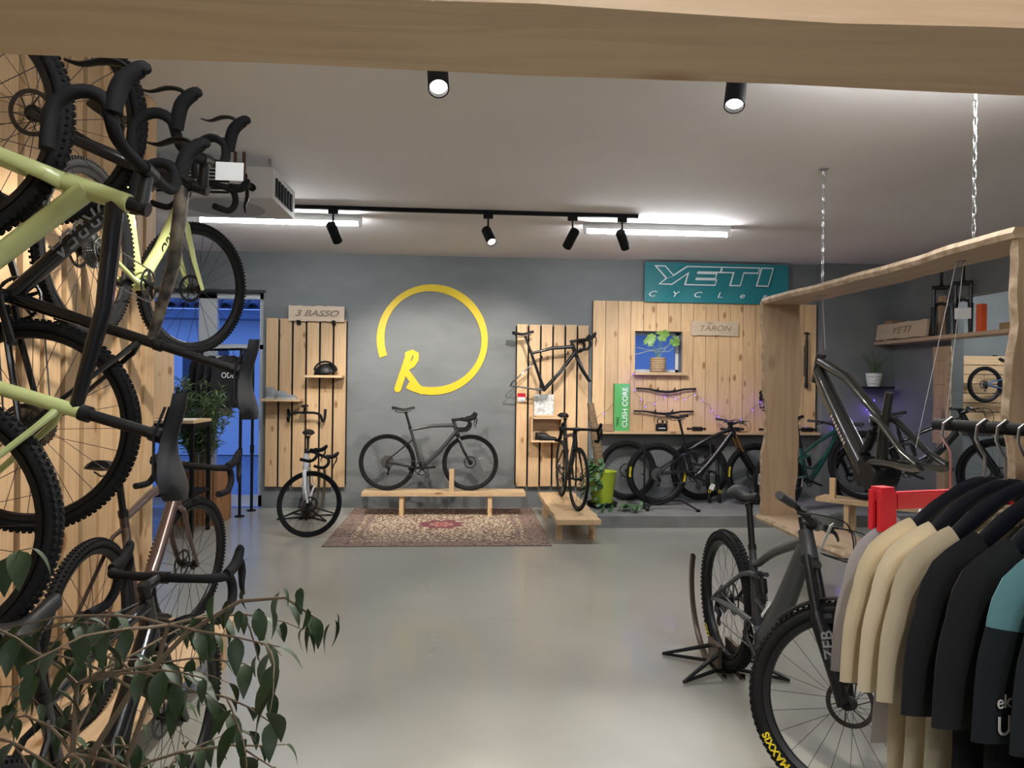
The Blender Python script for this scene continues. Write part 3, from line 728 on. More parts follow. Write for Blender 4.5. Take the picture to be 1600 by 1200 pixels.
# loose wheels leaning on the back wall and a suspension fork
WHG = 'spare wheels leaning on the back wall'
for i, (x, yy, lab) in enumerate([(2.08, 8.84, 'spare mountain wheel leaning on the wall beside the ivy pot'), (3.02, 8.86, 'spare mountain wheel leaning on the wall behind the trail bike')]):
    o = empty('spare_wheel', T(x, yy, .13) @ RX(-7)); tag(o, lab, 'wheel', WHG)
    wheel('rim', o, T(0, 0, .375), .372, .062, .026, .024, front=False, rotor=.09, cass=False)
def susp_fork(name, label, M, yellow=False):
    o = empty(name, M); tag(o, label, 'fork')
    mb = MB()
    for s in (-1, 1):
        mb.tube([(s * .065, 0, .02), (s * .065, 0, .34)], [.02, .028], 12)
        mb.tube([(s * .065, 0, 0), (s * .065, -.012, .03)], .02, 8)
    mb.tube([(-.065, 0, .33), (-.045, .03, .375), (0, .04, .39), (.045, .03, .375), (.065, 0, .33)], .019, 8)
    mb.build('lower_legs', BLACK, o)
    MB().tube([(-.065, 0, .33), (-.065, 0, .56)], .0175, 12).tube([(.065, 0, .33), (.065, 0, .56)], .0175, 12).build('stanchions', DARKSTEEL, o)
    MB().tube([(-.085, 0, .565), (.085, 0, .565)], .026, 10).tube([(0, 0, .56), (0, .0, .60)], [.03, .02], 10).tube([(0, 0, .58), (0, 0, .80)], .0145, 12).build('crown', BLACK, o)
    if yellow:
        for s in (-1, 1):
            text('lettering', 'O', .05, LETTER_Y, T(s * .065, -.03, .13) @ FACE, o, depth=.001)
    return o
susp_fork('suspension_fork', 'black suspension fork with yellow lettering leaning on the wall under the big panel', T(3.12, 8.62, .14) @ RX(-14), True)
MB().bbox((-.03, 0, -.04), (.03, .001, .04)).build('price_tag', PAPER, bpy.data.objects['suspension_fork'], T(-.03, -.04, .19) @ RY(25))

# ------------------------------------------------------------------ stands
def display_stand(M, label):
    o = empty('display_stand', M); tag(o, label, 'bike stand')
    MB().tube([(0, 0, .02), (0, 0, .78)], .011, 8).build('upright', BLACK, o)
    MB().tube([(0, -.14, .02), (.12, -.0, .10), (.44, 0, .10), (.58, -.2, .02)], .012, 8).tube([(0, 0, .03), (.30, .0, .10)], .012, 8).build('legs', BLACK, o)
    for p in ((0, -.14, .015), (.58, -.2, .015), (0, .0, .015)): MB().box(p, (.04, .04, .03)).build('foot', BLACK, o)
    MB().tube([(0, 0, .40), (0, .10, .40)], .01, 8).build('hook', BLACK, o)
display_stand(T(2.13, 8.22, .13), 'black tube display stand holding the trail bike on the platform')
def floor_stand(M, label, wd=.07):
    """cast floor stand: two hoops that clasp a rear wheel on four splayed triangular feet"""
    o = empty('floor_stand', M); tag(o, label, 'bike stand')
    bz = plain('stand_bronze', (.16, .12, .09), .35, .8)
    for s in (-1, 1):
        MB().rev([(.40, -.012), (.43, -.012), (.43, .012), (.40, .012)], 18, True, T(0, s * (wd / 2 + .016), .40), arc=(R(248), R(380))).build('wheel_hoop', bz, o)
        for e in (-1, 1):
            mb = MB(); a = Vector((e * .06, s * .05, .11)); t = Vector((e * .20, s * .29, .012)); b_ = Vector((e * .06, s * .05, .02))
            mb.tube([a, t], [.014, .009], 6).tube([b_, t], [.012, .009], 6).tube([a, b_], .012, 6)
            mb.build('foot', BLACK, o)
        MB().box((0, s * .05, .09), (.16, .022, .12)).build('clamp_plate', bz, o)
    MB().box((0, 0, .010), (.14, .10, .02)).build('base_block', BLACK, o)
floor_stand(T(1.47, 3.89, 0) @ RZ(90), 'black and bronze floor stand clasping the electric bike rear wheel')
floor_stand(T(-1.78, 8.38, 0) @ RZ(80), 'black and bronze floor stand clasping the white road bike rear wheel', .04)

# ------------------------------------------------------------------ benches
def bench(name, label, M, L, W, H, t=.045, legs=(.16, .84), mat=None, block=None, group=None, thick_legs=.05):
    o = empty(name, M); tag(o, label, 'bench', group)
    mb = MB(); rows = []
    for i in range(13):
        x = L * i / 12; e = .008 * math.sin(i * 2.1)
        rows.append([(x, -W / 2 + e, H - t), (x, -W / 2 + e * 1.5, H), (x, W / 2 + e, H), (x, W / 2 + e, H - t)])
    mb.grid(rows, wrap=True).add(rows[0], [(0, 1, 2, 3)]).add(rows[-1], [(3, 2, 1, 0)])
    mb.build('top', mat or PINE_X, o, smooth=False)
    for k in legs:
        for s in (-1, 1):
            MB().bbox((L * k - thick_legs / 2, s * (W / 2 - .05) - .03, 0), (L * k + thick_legs / 2, s * (W / 2 - .05) + .03, H - t)).build('leg', PINE, o, smooth=False)
    if block: MB().bbox((block[0] - .028, block[1], H), (block[0] + .028, block[1] + .05, H + block[2])).build('support_post', PINE, o, smooth=False)
    return o
bench('display_bench', 'pale wooden bench with a short post on the patterned rug', T(-1.18, 8.57, 0), 1.93, .32, .29, legs=(.24, .78), block=(1.05, -.12, .27))
bench('display_bench', 'live edge wooden bench running out from the wall under the black road bike', T(1.16, 6.98, 0) @ RZ(90), 1.8, .44, .24, .05, legs=(.13, .8), thick_legs=.07)
bench('display_bench', 'long low wooden bench along the plank wall under the bronze bike', T(-1.50, .5, 0) @ RZ(90), 3.62, .46, .245, .06, legs=(.12, .55, .965), thick_legs=.06)
bench('display_bench', 'small wooden bench with upright peg in the far right corner', T(4.04, 7.78, 0) @ RZ(-47), 1.6, .3, .36, legs=(.2, .75), block=(.16, -.1, .22))

# ------------------------------------------------------------------ rug
def rug_mat():
    m, nt, b = nodes('oriental_rug'); L = nt.links.new
    tc = nt.nodes.new('ShaderNodeTexCoord'); sep = nt.nodes.new('ShaderNodeSeparateXYZ'); L(tc.outputs['Generated'], sep.inputs[0])
    def math_(op, a, b_=None, v=None):
        n = nt.nodes.new('ShaderNodeMath'); n.operation = op
        for i, q in enumerate((a, b_)):
            if q is None: continue
            if isinstance(q, (int, float)): n.inputs[i].default_value = q
            else: L(q, n.inputs[i])
        return n.outputs[0]
    ax_ = math_('ABSOLUTE', math_('SUBTRACT', sep.outputs[0], .5)); ay_ = math_('ABSOLUTE', math_('SUBTRACT', sep.outputs[1], .5))
    edge = math_('MAXIMUM', ax_, ay_)
    vo = nt.nodes.new('ShaderNodeTexVoronoi'); vo.inputs['Scale'].default_value = 42; vo.feature = 'DISTANCE_TO_EDGE'; L(tc.outputs['Generated'], vo.inputs['Vector'])
    v2 = nt.nodes.new('ShaderNodeTexVoronoi'); v2.inputs['Scale'].default_value = 75; L(tc.outputs['Generated'], v2.inputs['Vector'])
    field = ramp(nt, [(.0, (.13, .06, .05)), (.10, (.20, .12, .08)), (.16, (.55, .46, .32)), (.5, (.60, .50, .36))]); L(vo.outputs['Distance'], field.inputs[0])
    bord = ramp(nt, [(.0, (.055, .022, .026)), (.25, (.10, .035, .04)), (.5, (.36, .27, .2)), (.8, (.07, .03, .035))]); L(v2.outputs['Distance'], bord.inputs[0])
    band = ramp(nt, [(.0, (0, 0, 0)), (.355, (0, 0, 0)), (.36, (1, 1, 1)), (.375, (1, 1, 1)), (.38, (.0, .0, .0)), (.40, (0, 0, 0)), (.405, (1, 1, 1)), (1, (1, 1, 1))]); L(edge, band.inputs[0])
    mx = nt.nodes.new('ShaderNodeMixRGB'); L(band.outputs[0], mx.inputs[0]); L(field.outputs[0], mx.inputs[1]); L(bord.outputs[0], mx.inputs[2])
    an = nt.nodes.new('ShaderNodeMath'); an.operation = 'ARCTAN2'; L(math_('SUBTRACT', sep.outputs[1], .5), an.inputs[0]); L(math_('SUBTRACT', sep.outputs[0], .5), an.inputs[1])
    rad = math_('SQRT', math_('ADD', math_('MULTIPLY', ax_, ax_), math_('MULTIPLY', ay_, ay_)))
    lob = math_('MULTIPLY', math_('COSINE', math_('MULTIPLY', an.outputs[0], 8)), .015)
    med = ramp(nt, [(.0, (.30, .06, .06)), (.035, (.30, .06, .06)), (.04, (.5, .4, .28)), (.055, (.16, .04, .05)), (.105, (.16, .04, .05)), (.11, (0, 0, 0)), (1, (0, 0, 0))])
    rl = math_('ADD', rad, lob); L(rl, med.inputs[0])
    inside = math_('LESS_THAN', rl, .108)
    m2 = nt.nodes.new('ShaderNodeMixRGB'); L(inside, m2.inputs[0]); L(mx.outputs[0], m2.inputs[1]); L(med.outputs[0], m2.inputs[2])
    L(m2.outputs[0], b.inputs['Base Color']); b.inputs['Roughness'].default_value = .95
    return m
rug = MB().bbox((-1.34, 6.90, 0), (.88, 9.0, .008)).build('patterned_rug', rug_mat(), smooth=False); tag(rug, 'oriental rug with cream field and dark red border under the display bench', 'rug')

# ------------------------------------------------------------------ slatted panels on the back wall
def panel(name, label, x0, x1, z0, z1, n, y, gap=.012, t=.022):
    o = empty(name, T(x0, y, z0)); tag(o, label, 'wall panel')
    MB().bbox((0, .03, .02), (x1 - x0, .05, z1 - z0 - .02)).build('backing_frame', MATTE, o, smooth=False)
    wd = (x1 - x0) / n
    me = MB().box((0, 0, (z1 - z0) / 2), (wd - gap, t, z1 - z0)).mesh('plank', PINE, False)
    for i in range(n): inst('plank', me, o, T(wd * (i + .5), .015 + rng.uniform(-.003, .003), rng.uniform(-.006, .006)))
    return o
panel('slat_panel', 'tall pine slat panel behind the white road bike', -2.46, -1.46, .27, 2.36, 6, YB - .06, .024)
sp2 = panel('slat_panel', 'tall pine slat panel carrying the black frameset', .66, 1.60, .28, 2.34, 6, YB - .06, .024)
for x, z in ((.30, 1.62), (.62, 1.68)): MB().tube([(x, .01, z), (x, -.27, z), (x, -.29, z + .03)], .008, 8).build('hanging_peg', MATTE, sp2)
bp = empty('board_panel', T(1.64, YB - .06, 1.0)); tag(bp, 'wide pine board panel with a little window above the platform', 'wall panel')
MB().bbox((0, .03, 0), (.53, .05, 1.66)).bbox((1.19, .03, 0), (2.95, .05, 1.66)).bbox((.5, .03, 0), (1.2, .05, .74)).bbox((.5, .03, 1.3), (1.2, .05, 1.66)).build('backing_frame', MATTE, bp, smooth=False)
n = 18; wd = 2.95 / n
for i in range(n):
    a, b_ = wd * i + .003, wd * (i + 1) - .003
    ox0, ox1 = WX0 - 1.64, WX1 - 1.64
    if b_ > ox0 + .01 and a < ox1 - .01:
        segs = [(0, WZ0 - 1.0 - .035), (WZ1 - 1.0, 1.66)]
        if a < ox0 - .005: MB().bbox((a, .002, segs[0][1]), (ox0, .03, segs[1][0])).build('plank', PINE, bp, smooth=False)
        if b_ > ox1 + .005: MB().bbox((ox1, .002, segs[0][1]), (b_, .03, segs[1][0])).build('plank', PINE, bp, smooth=False)
    else: segs = [(0, 1.66)]
    for z0, z1 in segs: MB().bbox((a, .0 + rng.uniform(0, .004), z0), (b_, .03, z1)).build('plank', PINE, bp, smooth=False)
MB().bbox((0, -.13, -.035), (2.95, .02, 0)).build('ledge', PINE_X, bp, smooth=False)

# ------------------------------------------------------------------ yellow ring with the letter R on the wall
YEL = plain('yellow_sign', (.72, .52, .010), .5)
lg = empty('yellow_ring_sign', T(-.40, YB - .012, 2.13)); tag(lg, 'yellow open ring sign with a letter R on the grey wall', 'sign')
ring = MB(); rows = []
for i in range(73):
    a = R(-131 + (342 - 42) * i / 72 + 0)   # opening at lower left
    a = R(-118 + 318 * i / 72)
    wv = .052 + .006 * math.sin(i * .2)
    ro, ri = .70, .70 - wv * 1.7
    rows.append([(ri * math.cos(a), 0, ri * math.sin(a)), (ro * math.cos(a), 0, ro * math.sin(a)), (ro * math.cos(a), .012, ro * math.sin(a)), (ri * math.cos(a), .012, ri * math.sin(a))])
ring.grid(rows, wrap=True).add(rows[0], [(0, 1, 2, 3)]).add(rows[-1], [(3, 2, 1, 0)]).build('ring', YEL, lg, smooth=False)
def stroke(mb, pts, wd_, yo=0.):
    P = [Vector((x, yo, z)) for x, z in pts]; rows = []
    for i, p in enumerate(P):
        t = (P[min(i + 1, len(P) - 1)] - P[max(i - 1, 0)]).normalized(); nn = Vector((-t.z, 0, t.x)) * wd_ / 2
        rows.append([tuple(p - nn), tuple(p + nn), tuple(p + nn + Vector((0, .012, 0))), tuple(p - nn + Vector((0, .012, 0)))])
    mb.grid(rows, wrap=True).add(rows[0], [(0, 1, 2, 3)]).add(rows[-1], [(3, 2, 1, 0)])
    for e in (P[0], P[-1]): mb.prism([(e.x + wd_ / 2 * math.cos(2 * math.pi * k / 14), e.z + wd_ / 2 * math.sin(2 * math.pi * k / 14)) for k in range(14)], .012, T(0, yo - .0007, 0))
rl = MB(); stroke(rl, [(-.43, -.63), (-.29, -.19)], .085)
stroke(rl, [(-.31, -.19), (-.25, -.165), (-.205, -.19), (-.205, -.25), (-.25, -.32), (-.35, -.38)], .075, -.0015)
stroke(rl, [(-.34, -.39), (-.28, -.47), (-.20, -.58), (-.33 + .2, -.655)], .08, -.003)
rl.build('letter', YEL, lg, smooth=False)

# ------------------------------------------------------------------ teal banner
TEAL = plain('banner_teal', (.010, .19, .22), .55, bump=.25, bscale=5)
bn = empty('teal_banner', T(3.24, YB - .10, 2.905)); tag(bn, 'teal banner with white outlined lettering above the board panel', 'banner')
rows = []
for j in range(7):
    rows.append([(-.945 + 1.89 * i / 24, .010 * math.sin(i * .9 + j * .5) - .004 * j * 0, .255 - .51 * j / 6) for i in range(25)])
rows2 = [[(x, y_ + .004, z) for x, y_, z in r_] for r_ in rows]
MB().grid(rows).grid([r_[::-1] for r_ in rows2]).build('cloth', TEAL, bn)
def block(mbs, strokes, dx, sc_):
    for (x0, z0, x1, z1, x2, z2, x3, z3) in strokes:
        mbs.append([(dx + x0 * sc_, z0 * sc_), (dx + x1 * sc_, z1 * sc_), (dx + x2 * sc_, z2 * sc_), (dx + x3 * sc_, z3 * sc_)])
polys = []
sh = .28
def q(x0, z0, x1, z1): return [(x0 + sh * z0, z0), (x1 + sh * z0, z0), (x1 + sh * z1, z1), (x0 + sh * z1, z1)]
H_ = .22
def para(x0, z0, x1, z1): return q(x0, z0, x1, z1)
L_ = []
# Y
L_ += [[(-.80, .22), (-.69, .22), (-.58, .10), (-.66, .07)], [(-.58, .10), (-.40, .22), (-.28, .22), (-.60, .0), (-.75, .0), (-.66, .07)]]
# E
L_ += [q(-.42, .0, -.31, .22), q(-.42, .165, -.02, .22), q(-.42, .085, -.06, .135), q(-.42, .0, -.04, .055)]
# T
L_ += [q(-.0, .165, .48, .22), q(.17, .0, .29, .22)]
# I
L_ += [q(.52, .0, .66, .22)]
wt = MB(); tl = MB()
def expand(poly, e):
    c = Vector((sum(p[0] for p in poly) / len(poly), sum(p[1] for p in poly) / len(poly))); out = []
    n_ = len(poly); ar = sum(poly[i][0] * poly[(i + 1) % n_][1] - poly[(i + 1) % n_][0] * poly[i][1] for i in range(n_))
    sgn = 1 if ar > 0 else -1
    for i in range(n_):
        a, p, b_ = Vector(poly[i - 1]), Vector(poly[i]), Vector(poly[(i + 1) % n_])
        d1, d2 = (p - a).normalized(), (b_ - p).normalized()
        n1, n2 = Vector((d1.y, -d1.x)) * sgn, Vector((d2.y, -d2.x)) * sgn
        m_ = (n1 + n2); m_ = m_ / max(.35, (1 + n1.dot(n2)))
        out.append((p.x + m_.x * e, p.y + m_.y * e))
    return out
for i, poly in enumerate(L_):
    wt.prism(expand(poly, .014), .004, T(0, -.0004 * i, 0)); tl.prism(expand(poly, -.002), .004, T(0, -.0004 * i, 0))
wt.build('letter_outline', LETTER_W, bn, T(.0, -.022, -.02), smooth=False); tl.build('letter_fill', TEAL, bn, T(.0, -.030, -.02), smooth=False)
for i, ch in enumerate('CYCLES'):
    text('lettering', ch.lower() if ch in 'ES' else ch, .10, LETTER_W, T(-.86 + i * .295, -.02, -.155) @ FACE, bn, depth=.002, shear=.3, sx=1.5)
# ================================================================== CEILING
GLOW = plain('tube_glow', (1, 1, 1), .5, emit=(.93, .97, 1.0), estr=105)
SPOTGLOW = plain('spot_glow', (1, 1, 1), .5, emit=(1, .95, .88), estr=14)
TLAB = ['fluorescent tube fitting on the ceiling partly behind the white air unit', 'fluorescent tube fitting on the ceiling in front of the teal banner', 'added unseen fluorescent tube fitting on the ceiling above the wooden beam',
        'added unseen fluorescent tube fitting on the ceiling above the hanging wooden frame', 'fluorescent tube fitting on the ceiling behind the viewer', 'fluorescent tube fitting on the back room ceiling']
for (x0, x1, yy), lab in zip(TUBES, TLAB):
    o = empty('tube_light_fitting', T((x0 + x1) / 2, yy, CEIL)); tag(o, lab, 'ceiling light', 'fluorescent ceiling tubes'); hw = (x1 - x0) / 2
    MB().box((0, 0, -.03), (2 * hw, .055, .06)).build('housing', WHITE, o, smooth=False)
    MB().tube([(-hw + .03, 0, -.088), (hw - .03, 0, -.088)], .013, 12).build('tube', GLOW, o)
    for s in (-1, 1): MB().box((s * (hw - .018), 0, -.08), (.03, .04, .06)).build('lamp_holder', WHITE, o, smooth=False)
def track(name, label, x0, x1, yy):
    o = MB().bbox((x0, yy - .018, CEIL - .035), (x1, yy + .018, CEIL)).build(name, MATTE, smooth=False); tag(o, label, 'light track')
track('light_track', 'black lighting track across the ceiling before the grey wall', -2.75, 1.62, 6.6)
track('light_track', 'black lighting track on the ceiling just behind the wooden beam', -.6, 1.9, 3.15)
SL = ['black track spotlight nearest the white air unit', 'black track spotlight shining towards the viewer in the middle of the track', 'black track spotlight tilted left, third along the track', 'black track spotlight at the right end of the track',
      'black spotlight shining towards the viewer just below the beam, left one', 'black spotlight just below the beam, right one', 'black spotlight over the plank wall', 'black spotlight behind the viewer over the shop floor']
for (p, t, e), lab in zip(SPOTS, SL):
    d_ = (Vector(t) - Vector(p)).normalized(); o = empty('spotlight', T(p[0], p[1], CEIL - .035)); tag(o, lab, 'spotlight', 'track spotlights')
    base = Vector((0, 0, p[2] - CEIL + .035))
    MB().box((0, 0, -.02), (.09, .03, .04)).tube([(0, 0, -.03), (0, 0, base.z + .02)], .009, 8).ball((0, 0, base.z + .01), .016).build('bracket', MATTE, o)
    a = base - d_ * .07; c = base + d_ * .13
    Mh = d_.to_track_quat('Y', 'Z').to_matrix().to_4x4(); Mh.translation = a
    MB().rev([(0, 0), (.040, 0), (.046, .008), (.046, .20), (.040, .20), (.038, .175), (0, .175)], 24).build('head', MATTE, o, Mh)
    MB().rev([(0, .178), (.037, .178)], 24).build('lens', SPOTGLOW, o, Mh)
# white air unit
ac = empty('air_unit', T(-2.25, 5.15, 2.88)); tag(ac, 'white ceiling air unit with louvres and pipes', 'air conditioner')
ACW = plain('unit_white', (.62, .61, .58), .45); W_, D_, H2 = .88, .66, .22
MB().bbox((0, 0, .0), (W_, D_, H2)).build('casing', ACW, ac, smooth=False)
MB().bbox((.06, -.012, .025), (.58, 0, H2 - .02)).build('louvre_recess', MATTE, ac, smooth=False)
for k in range(7): MB().box((.32, -.016, .04 + k * .025), (.52, .02, .008), None).build('louvre', ACW, ac, smooth=False)
for k in range(6): MB().box((W_ + .004, .1 + k * .085, .10), (.012, .05, .13)).build('side_slot', MATTE, ac, smooth=False)
MB().rev([(.0, -.012), (.25, -.012), (.27, .0), (.28, -.006), (.29, .0), (.0, .001)], 36, M=T(.44, .33, 0) @ RX(-90) @ S(1, 1, 1)).build('fan_grille', plain('fan_grey', (.35, .34, .32), .5), ac)
for r_ in (.08, .13, .18, .23): MB().rev([(r_, -.016), (r_ + .006, -.016), (r_ + .006, -.012), (r_, -.012)], 36, True, T(.44, .33, 0) @ RX(-90)).build('grille_ring', DARKSTEEL, ac)
for x, z, zz in ((.68, .15, .31), (.74, .07, .31)):
    MB().tube([(x, -.03, z), (x - .035, -.035, z), (x - .05, -.035, z + .03), (x - .05, -.03, zz)], .012, 8).build('pipe', plain('copper_pipe', (.16, .07, .05), .5, .6), ac)
    MB().rev([(0, 0), (.026, 0), (.026, .03), (0, .03)], 16, M=T(x, -.03, z)).build('valve', MATTE, ac)
for x in (.05, W_ - .05): MB().bbox((x - .01, .1, H2), (x + .01, .13, CEIL - 2.88)).build('hanger_rod', STEEL, ac, smooth=False)

# ================================================================== HANGING WOODEN FRAME ON CHAINS
def slab(mb, p0, p1, wdir, wid, thick, tdir, seed, wav=.018, n=26):
    """live-edge board from p0 to p1: width along wdir (wavy edges), thickness along tdir"""
    p0, p1, wd_, td = Vector(p0), Vector(p1), Vector(wdir).normalized(), Vector(tdir).normalized(); r_ = random.Random(seed)
    ph = [r_.uniform(0, 6) for _ in range(6)]; rows = []
    for i in range(n + 1):
        t = i / n; c = p0.lerp(p1, t)
        e1 = wav * (math.sin(t * 7 + ph[0]) + .6 * math.sin(t * 17 + ph[1]) + .3 * math.sin(t * 41 + ph[2])); e2 = wav * (math.sin(t * 6 + ph[3]) + .6 * math.sin(t * 15 + ph[4]) + .3 * math.sin(t * 37 + ph[5]))
        a, b_ = c - wd_ * (wid / 2 + e1), c + wd_ * (wid / 2 + e2)
        rows.append([tuple(a - td * thick / 2), tuple(a - wd_ * .012), tuple(a + td * thick / 2), tuple(b_ + td * thick / 2), tuple(b_ + wd_ * .012), tuple(b_ - td * thick / 2)])
    b0 = len(mb.v)
    mb.grid(rows, wrap=True)
    k = 6; nf = n * k
    for idx in range(nf):
        j = idx % k
        mb.m[len(mb.m) - nf + idx] = 1 if j in (0, 1, 3, 4) else 0
    mb.add(rows[0], [tuple(range(6))]); mb.add(rows[-1], [tuple(range(5, -1, -1))])
    return mb
FX, FZ0, FZ1, FY0, FY1 = 2.62, .50, 2.285, 3.05, 5.72
hf = empty('hanging_wooden_frame', T(0, 0, 0)); tag(hf, 'large live edge wooden frame hanging from chains around the bare bike frame', 'display frame')
slab(MB(), (FX, FY1, FZ0), (FX, FY1, FZ1), (1, 0, 0), .30, .05, (0, 1, 0), 3).build('far_post', [SLAB, BARK], hf)
slab(MB(), (FX, FY0, FZ0), (FX, FY0, FZ1), (1, 0, 0), .30, .05, (0, 1, 0), 5).build('near_post', [SLAB, BARK], hf)
slab(MB(), (FX, FY0 - .03, FZ1), (FX, FY1 + .03, FZ1), (1, 0, 0), .30, .05, (0, 0, 1), 8).build('top_board', [SLAB_Y, BARK], hf)
slab(MB(), (FX, FY0 - .03, FZ0), (FX, FY1 + .03, FZ0), (1, 0, 0), .34, .05, (0, 0, 1), 11).build('bottom_board', [SLAB_Y, BARK], hf)
for yy in (5.05, 3.60):
    MB().tube([(FX + .013 * math.cos(a), yy, 2.245 + .013 * math.sin(a)) for a in [k * math.pi / 6 for k in range(12)]], .003, 6, closed=True).box((FX, yy, 2.258), (.03, .05, .006)).build('eye_hook', STEEL, hf)
link = MB().tube([(.0085 * math.cos(a), 0, .019 * math.sin(a) + (.008 if math.sin(a) > 0 else -.008)) for a in [k * math.pi / 5 for k in range(10)]], .0038, 6, closed=True).mesh('link', STEEL)
for yy, lab in ((5.05, 'steel chain hanging from the ceiling to the far end of the wooden frame'), (3.50, 'steel chain hanging from the ceiling to the near end of the wooden frame')):
    o = empty('steel_chain', T(FX, yy, FZ1 + .05)); tag(o, lab, 'chain', 'chains of the hanging frame')
    n = int((CEIL - FZ1 - .06) / .046)
    for k in range(n): inst('link', link, o, T(0, 0, .03 + k * .046) @ RZ(90 * (k % 2) + 20))
    MB().box((0, 0, CEIL - FZ1 - .055), (.06, .06, .008)).build('ceiling_plate', STEEL, o, smooth=False)

# ================================================================== CLOTHES ON THE RACK AT THE RIGHT
def tshirt(name, label, M, body, sleeve=None, yoke=None, L=.72, hw=.255, seed=0, long=False, group=None, letters=None, cat='t-shirt', depth=.015):
    o = empty(name, M); tag(o, label, cat, group); r_ = random.Random(seed); ph = [r_.uniform(0, 6.3) for _ in range(4)]
    mb = MB(); rows = []; nr, na = 16, 36
    for j in range(nr + 1):
        s = j / nr; row = []
        if s < .12: w_ = .085 + (hw - .085) * (s / .12) ** .8; d_ = .009 + depth * .5 * s / .12
        else: w_ = hw - .012 * math.sin((s - .12) * 3) + .012 * s; d_ = depth * (.5 + .5 * min(1, s * 1.6))
        for k in range(na):
            a = 2 * math.pi * k / na; fold = s * (.020 * math.sin(a * 5 + ph[0] + s * 1.5) + .012 * math.sin(a * 9 + ph[1]))
            x = w_ * math.cos(a) * (1 + .25 * fold); y_ = d_ * math.sin(a) * (1 + 5 * fold) + .010 * s * math.sin(6 * math.cos(a) + 1)
            z = -.012 - L * s if s >= .12 else -.012 - .055 * (s / .12) - .03 * s / .12
            if s >= .12: z = -.097 - (L - .097) * (s - .12) / .88
            row.append((x, y_, z))
        rows.append(row)
    nb = len(rows) - 1
    if yoke:
        mb.mi = 1; mb.grid(rows[:4], wrap=True); mb.mi = 0; mb.grid(rows[3:], wrap=True)
    else: mb.grid(rows, wrap=True)
    mb.build('body', [body, yoke or body], o, ang=85)
    for s in (-1, 1):
        m2 = MB(); sl = .52 if long else .235; p = [Vector((s * (hw - .085), 0, -.075)), Vector((s * (hw - .01), 0, -.125)), Vector((s * (hw + .025), .0, -.10 - sl * .55)), Vector((s * (hw + .035), .0, -.10 - sl))]
        rd_ = [.07, .088, .09, .088, .086]; p.insert(2, p[1].lerp(p[2], .45))
        m2.tube(p, rd_, 16, False, sq=(1.0, .19), up=(1, 0, 0), sm=4)
        if yoke: m2.m = [1 if (i // 16) < 7 else 0 for i in range(len(m2.f))]
        m2.build('sleeve', [body if yoke else (sleeve or body), yoke or body], o, ang=85)
    MB().tube([(.085 * math.cos(a), .009 * math.sin(a), -.008 - .012 * (math.sin(a) < 0)) for a in [k * math.pi / 9 for k in range(18)]], .006, 6, closed=True).build('collar', yoke or body, o)
    if letters:
        for txt, size, x, z, mt in letters:
            me = text_mesh(txt, size, mt, .0006)
            inst('print', me, o, T(x, (-depth * 1.18 - .012) if abs(x) < .2 else -.0185, z) @ FACE)
    return o
HANG = plain('navy_plastic', (.008, .009, .016), .4, spec=.35)
def hanger(name, label, M, group=None, mat=None):
    o = empty(name, M); tag(o, label, 'hanger', group)
    for s in (-1, 1):
        MB().tube([(0, 0, .045), (s * .05, 0, .035), (s * .14, 0, -.012), (s * .215, 0, -.062)], [.011, .014, .018, .014], 10, sq=(1.15, .5), up=(0, 0, 1), sm=3).build('arm', mat or HANG, o)
    MB().tube([(0, 0, .04), (0, 0, .10), (-.012, 0, .115), (-.026, 0, .135), (-.022, 0, .163), (0, 0, .1765), (.022, 0, .163), (.027, 0, .140)], .0032, 8).build('hook', STEEL, o)
RB0, RDIR = Vector((1.12, 1.34, 1.50)), Vector((.235, -.968, 0)).normalized()
rk = empty('clothes_rack', T(0, 0, 0)); tag(rk, 'black clothes rack with a row of shirts at the right edge', 'clothes rack')
MB().tube([RB0 - RDIR * .21, RB0 + RDIR * 1.15], .013, 12).build('rail', MATTE, rk)
for q_ in (.6, 1.13):
    b_ = RB0 + RDIR * q_
    MB().tube([b_, (b_.x, b_.y, .02)], .014, 10).build('post', MATTE, rk)
    pr = Vector((-RDIR.y, RDIR.x, 0)); MB().tube([Vector((b_.x, b_.y, .02)) - pr * .24, Vector((b_.x, b_.y, .02)) + pr * .24], .014, 10).build('foot', MATTE, rk)
CREAM = plain('cream_cotton', (.62, .53, .37), .9, bump=.25, bscale=16); CREAM2 = plain('pale_cream_cotton', (.66, .58, .43), .9, bump=.25, bscale=14)
LILAC = plain('lilac_cotton', (.34, .34, .40), .9, bump=.2, bscale=14); BLKC = plain('black_cotton', (.010, .010, .012), .92, bump=.2, bscale=14)
AQUA = plain('aqua_cotton', (.12, .27, .30), .9, bump=.2, bscale=14); NAVY = plain('navy_cotton', (.006, .010, .014), .92); DTEAL = plain('dark_teal_cotton', (.009, .035, .048), .9)
RED = plain('red_plastic', (.62, .02, .035), .35)
ang = math.degrees(math.atan2(RDIR.y, RDIR.x)) + 90                # hanger x axis is square to the rail
def on_rail(q_, tilt=0, dz=0):
    p = RB0 + RDIR * q_ + Vector((max(0, q_ - .08) * .45, 0, 0)); return T(p.x, p.y, p.z - .16 + dz) @ RZ(ang + tilt)
SG = 'shirts on the rack'; HG = 'hangers on the rack'
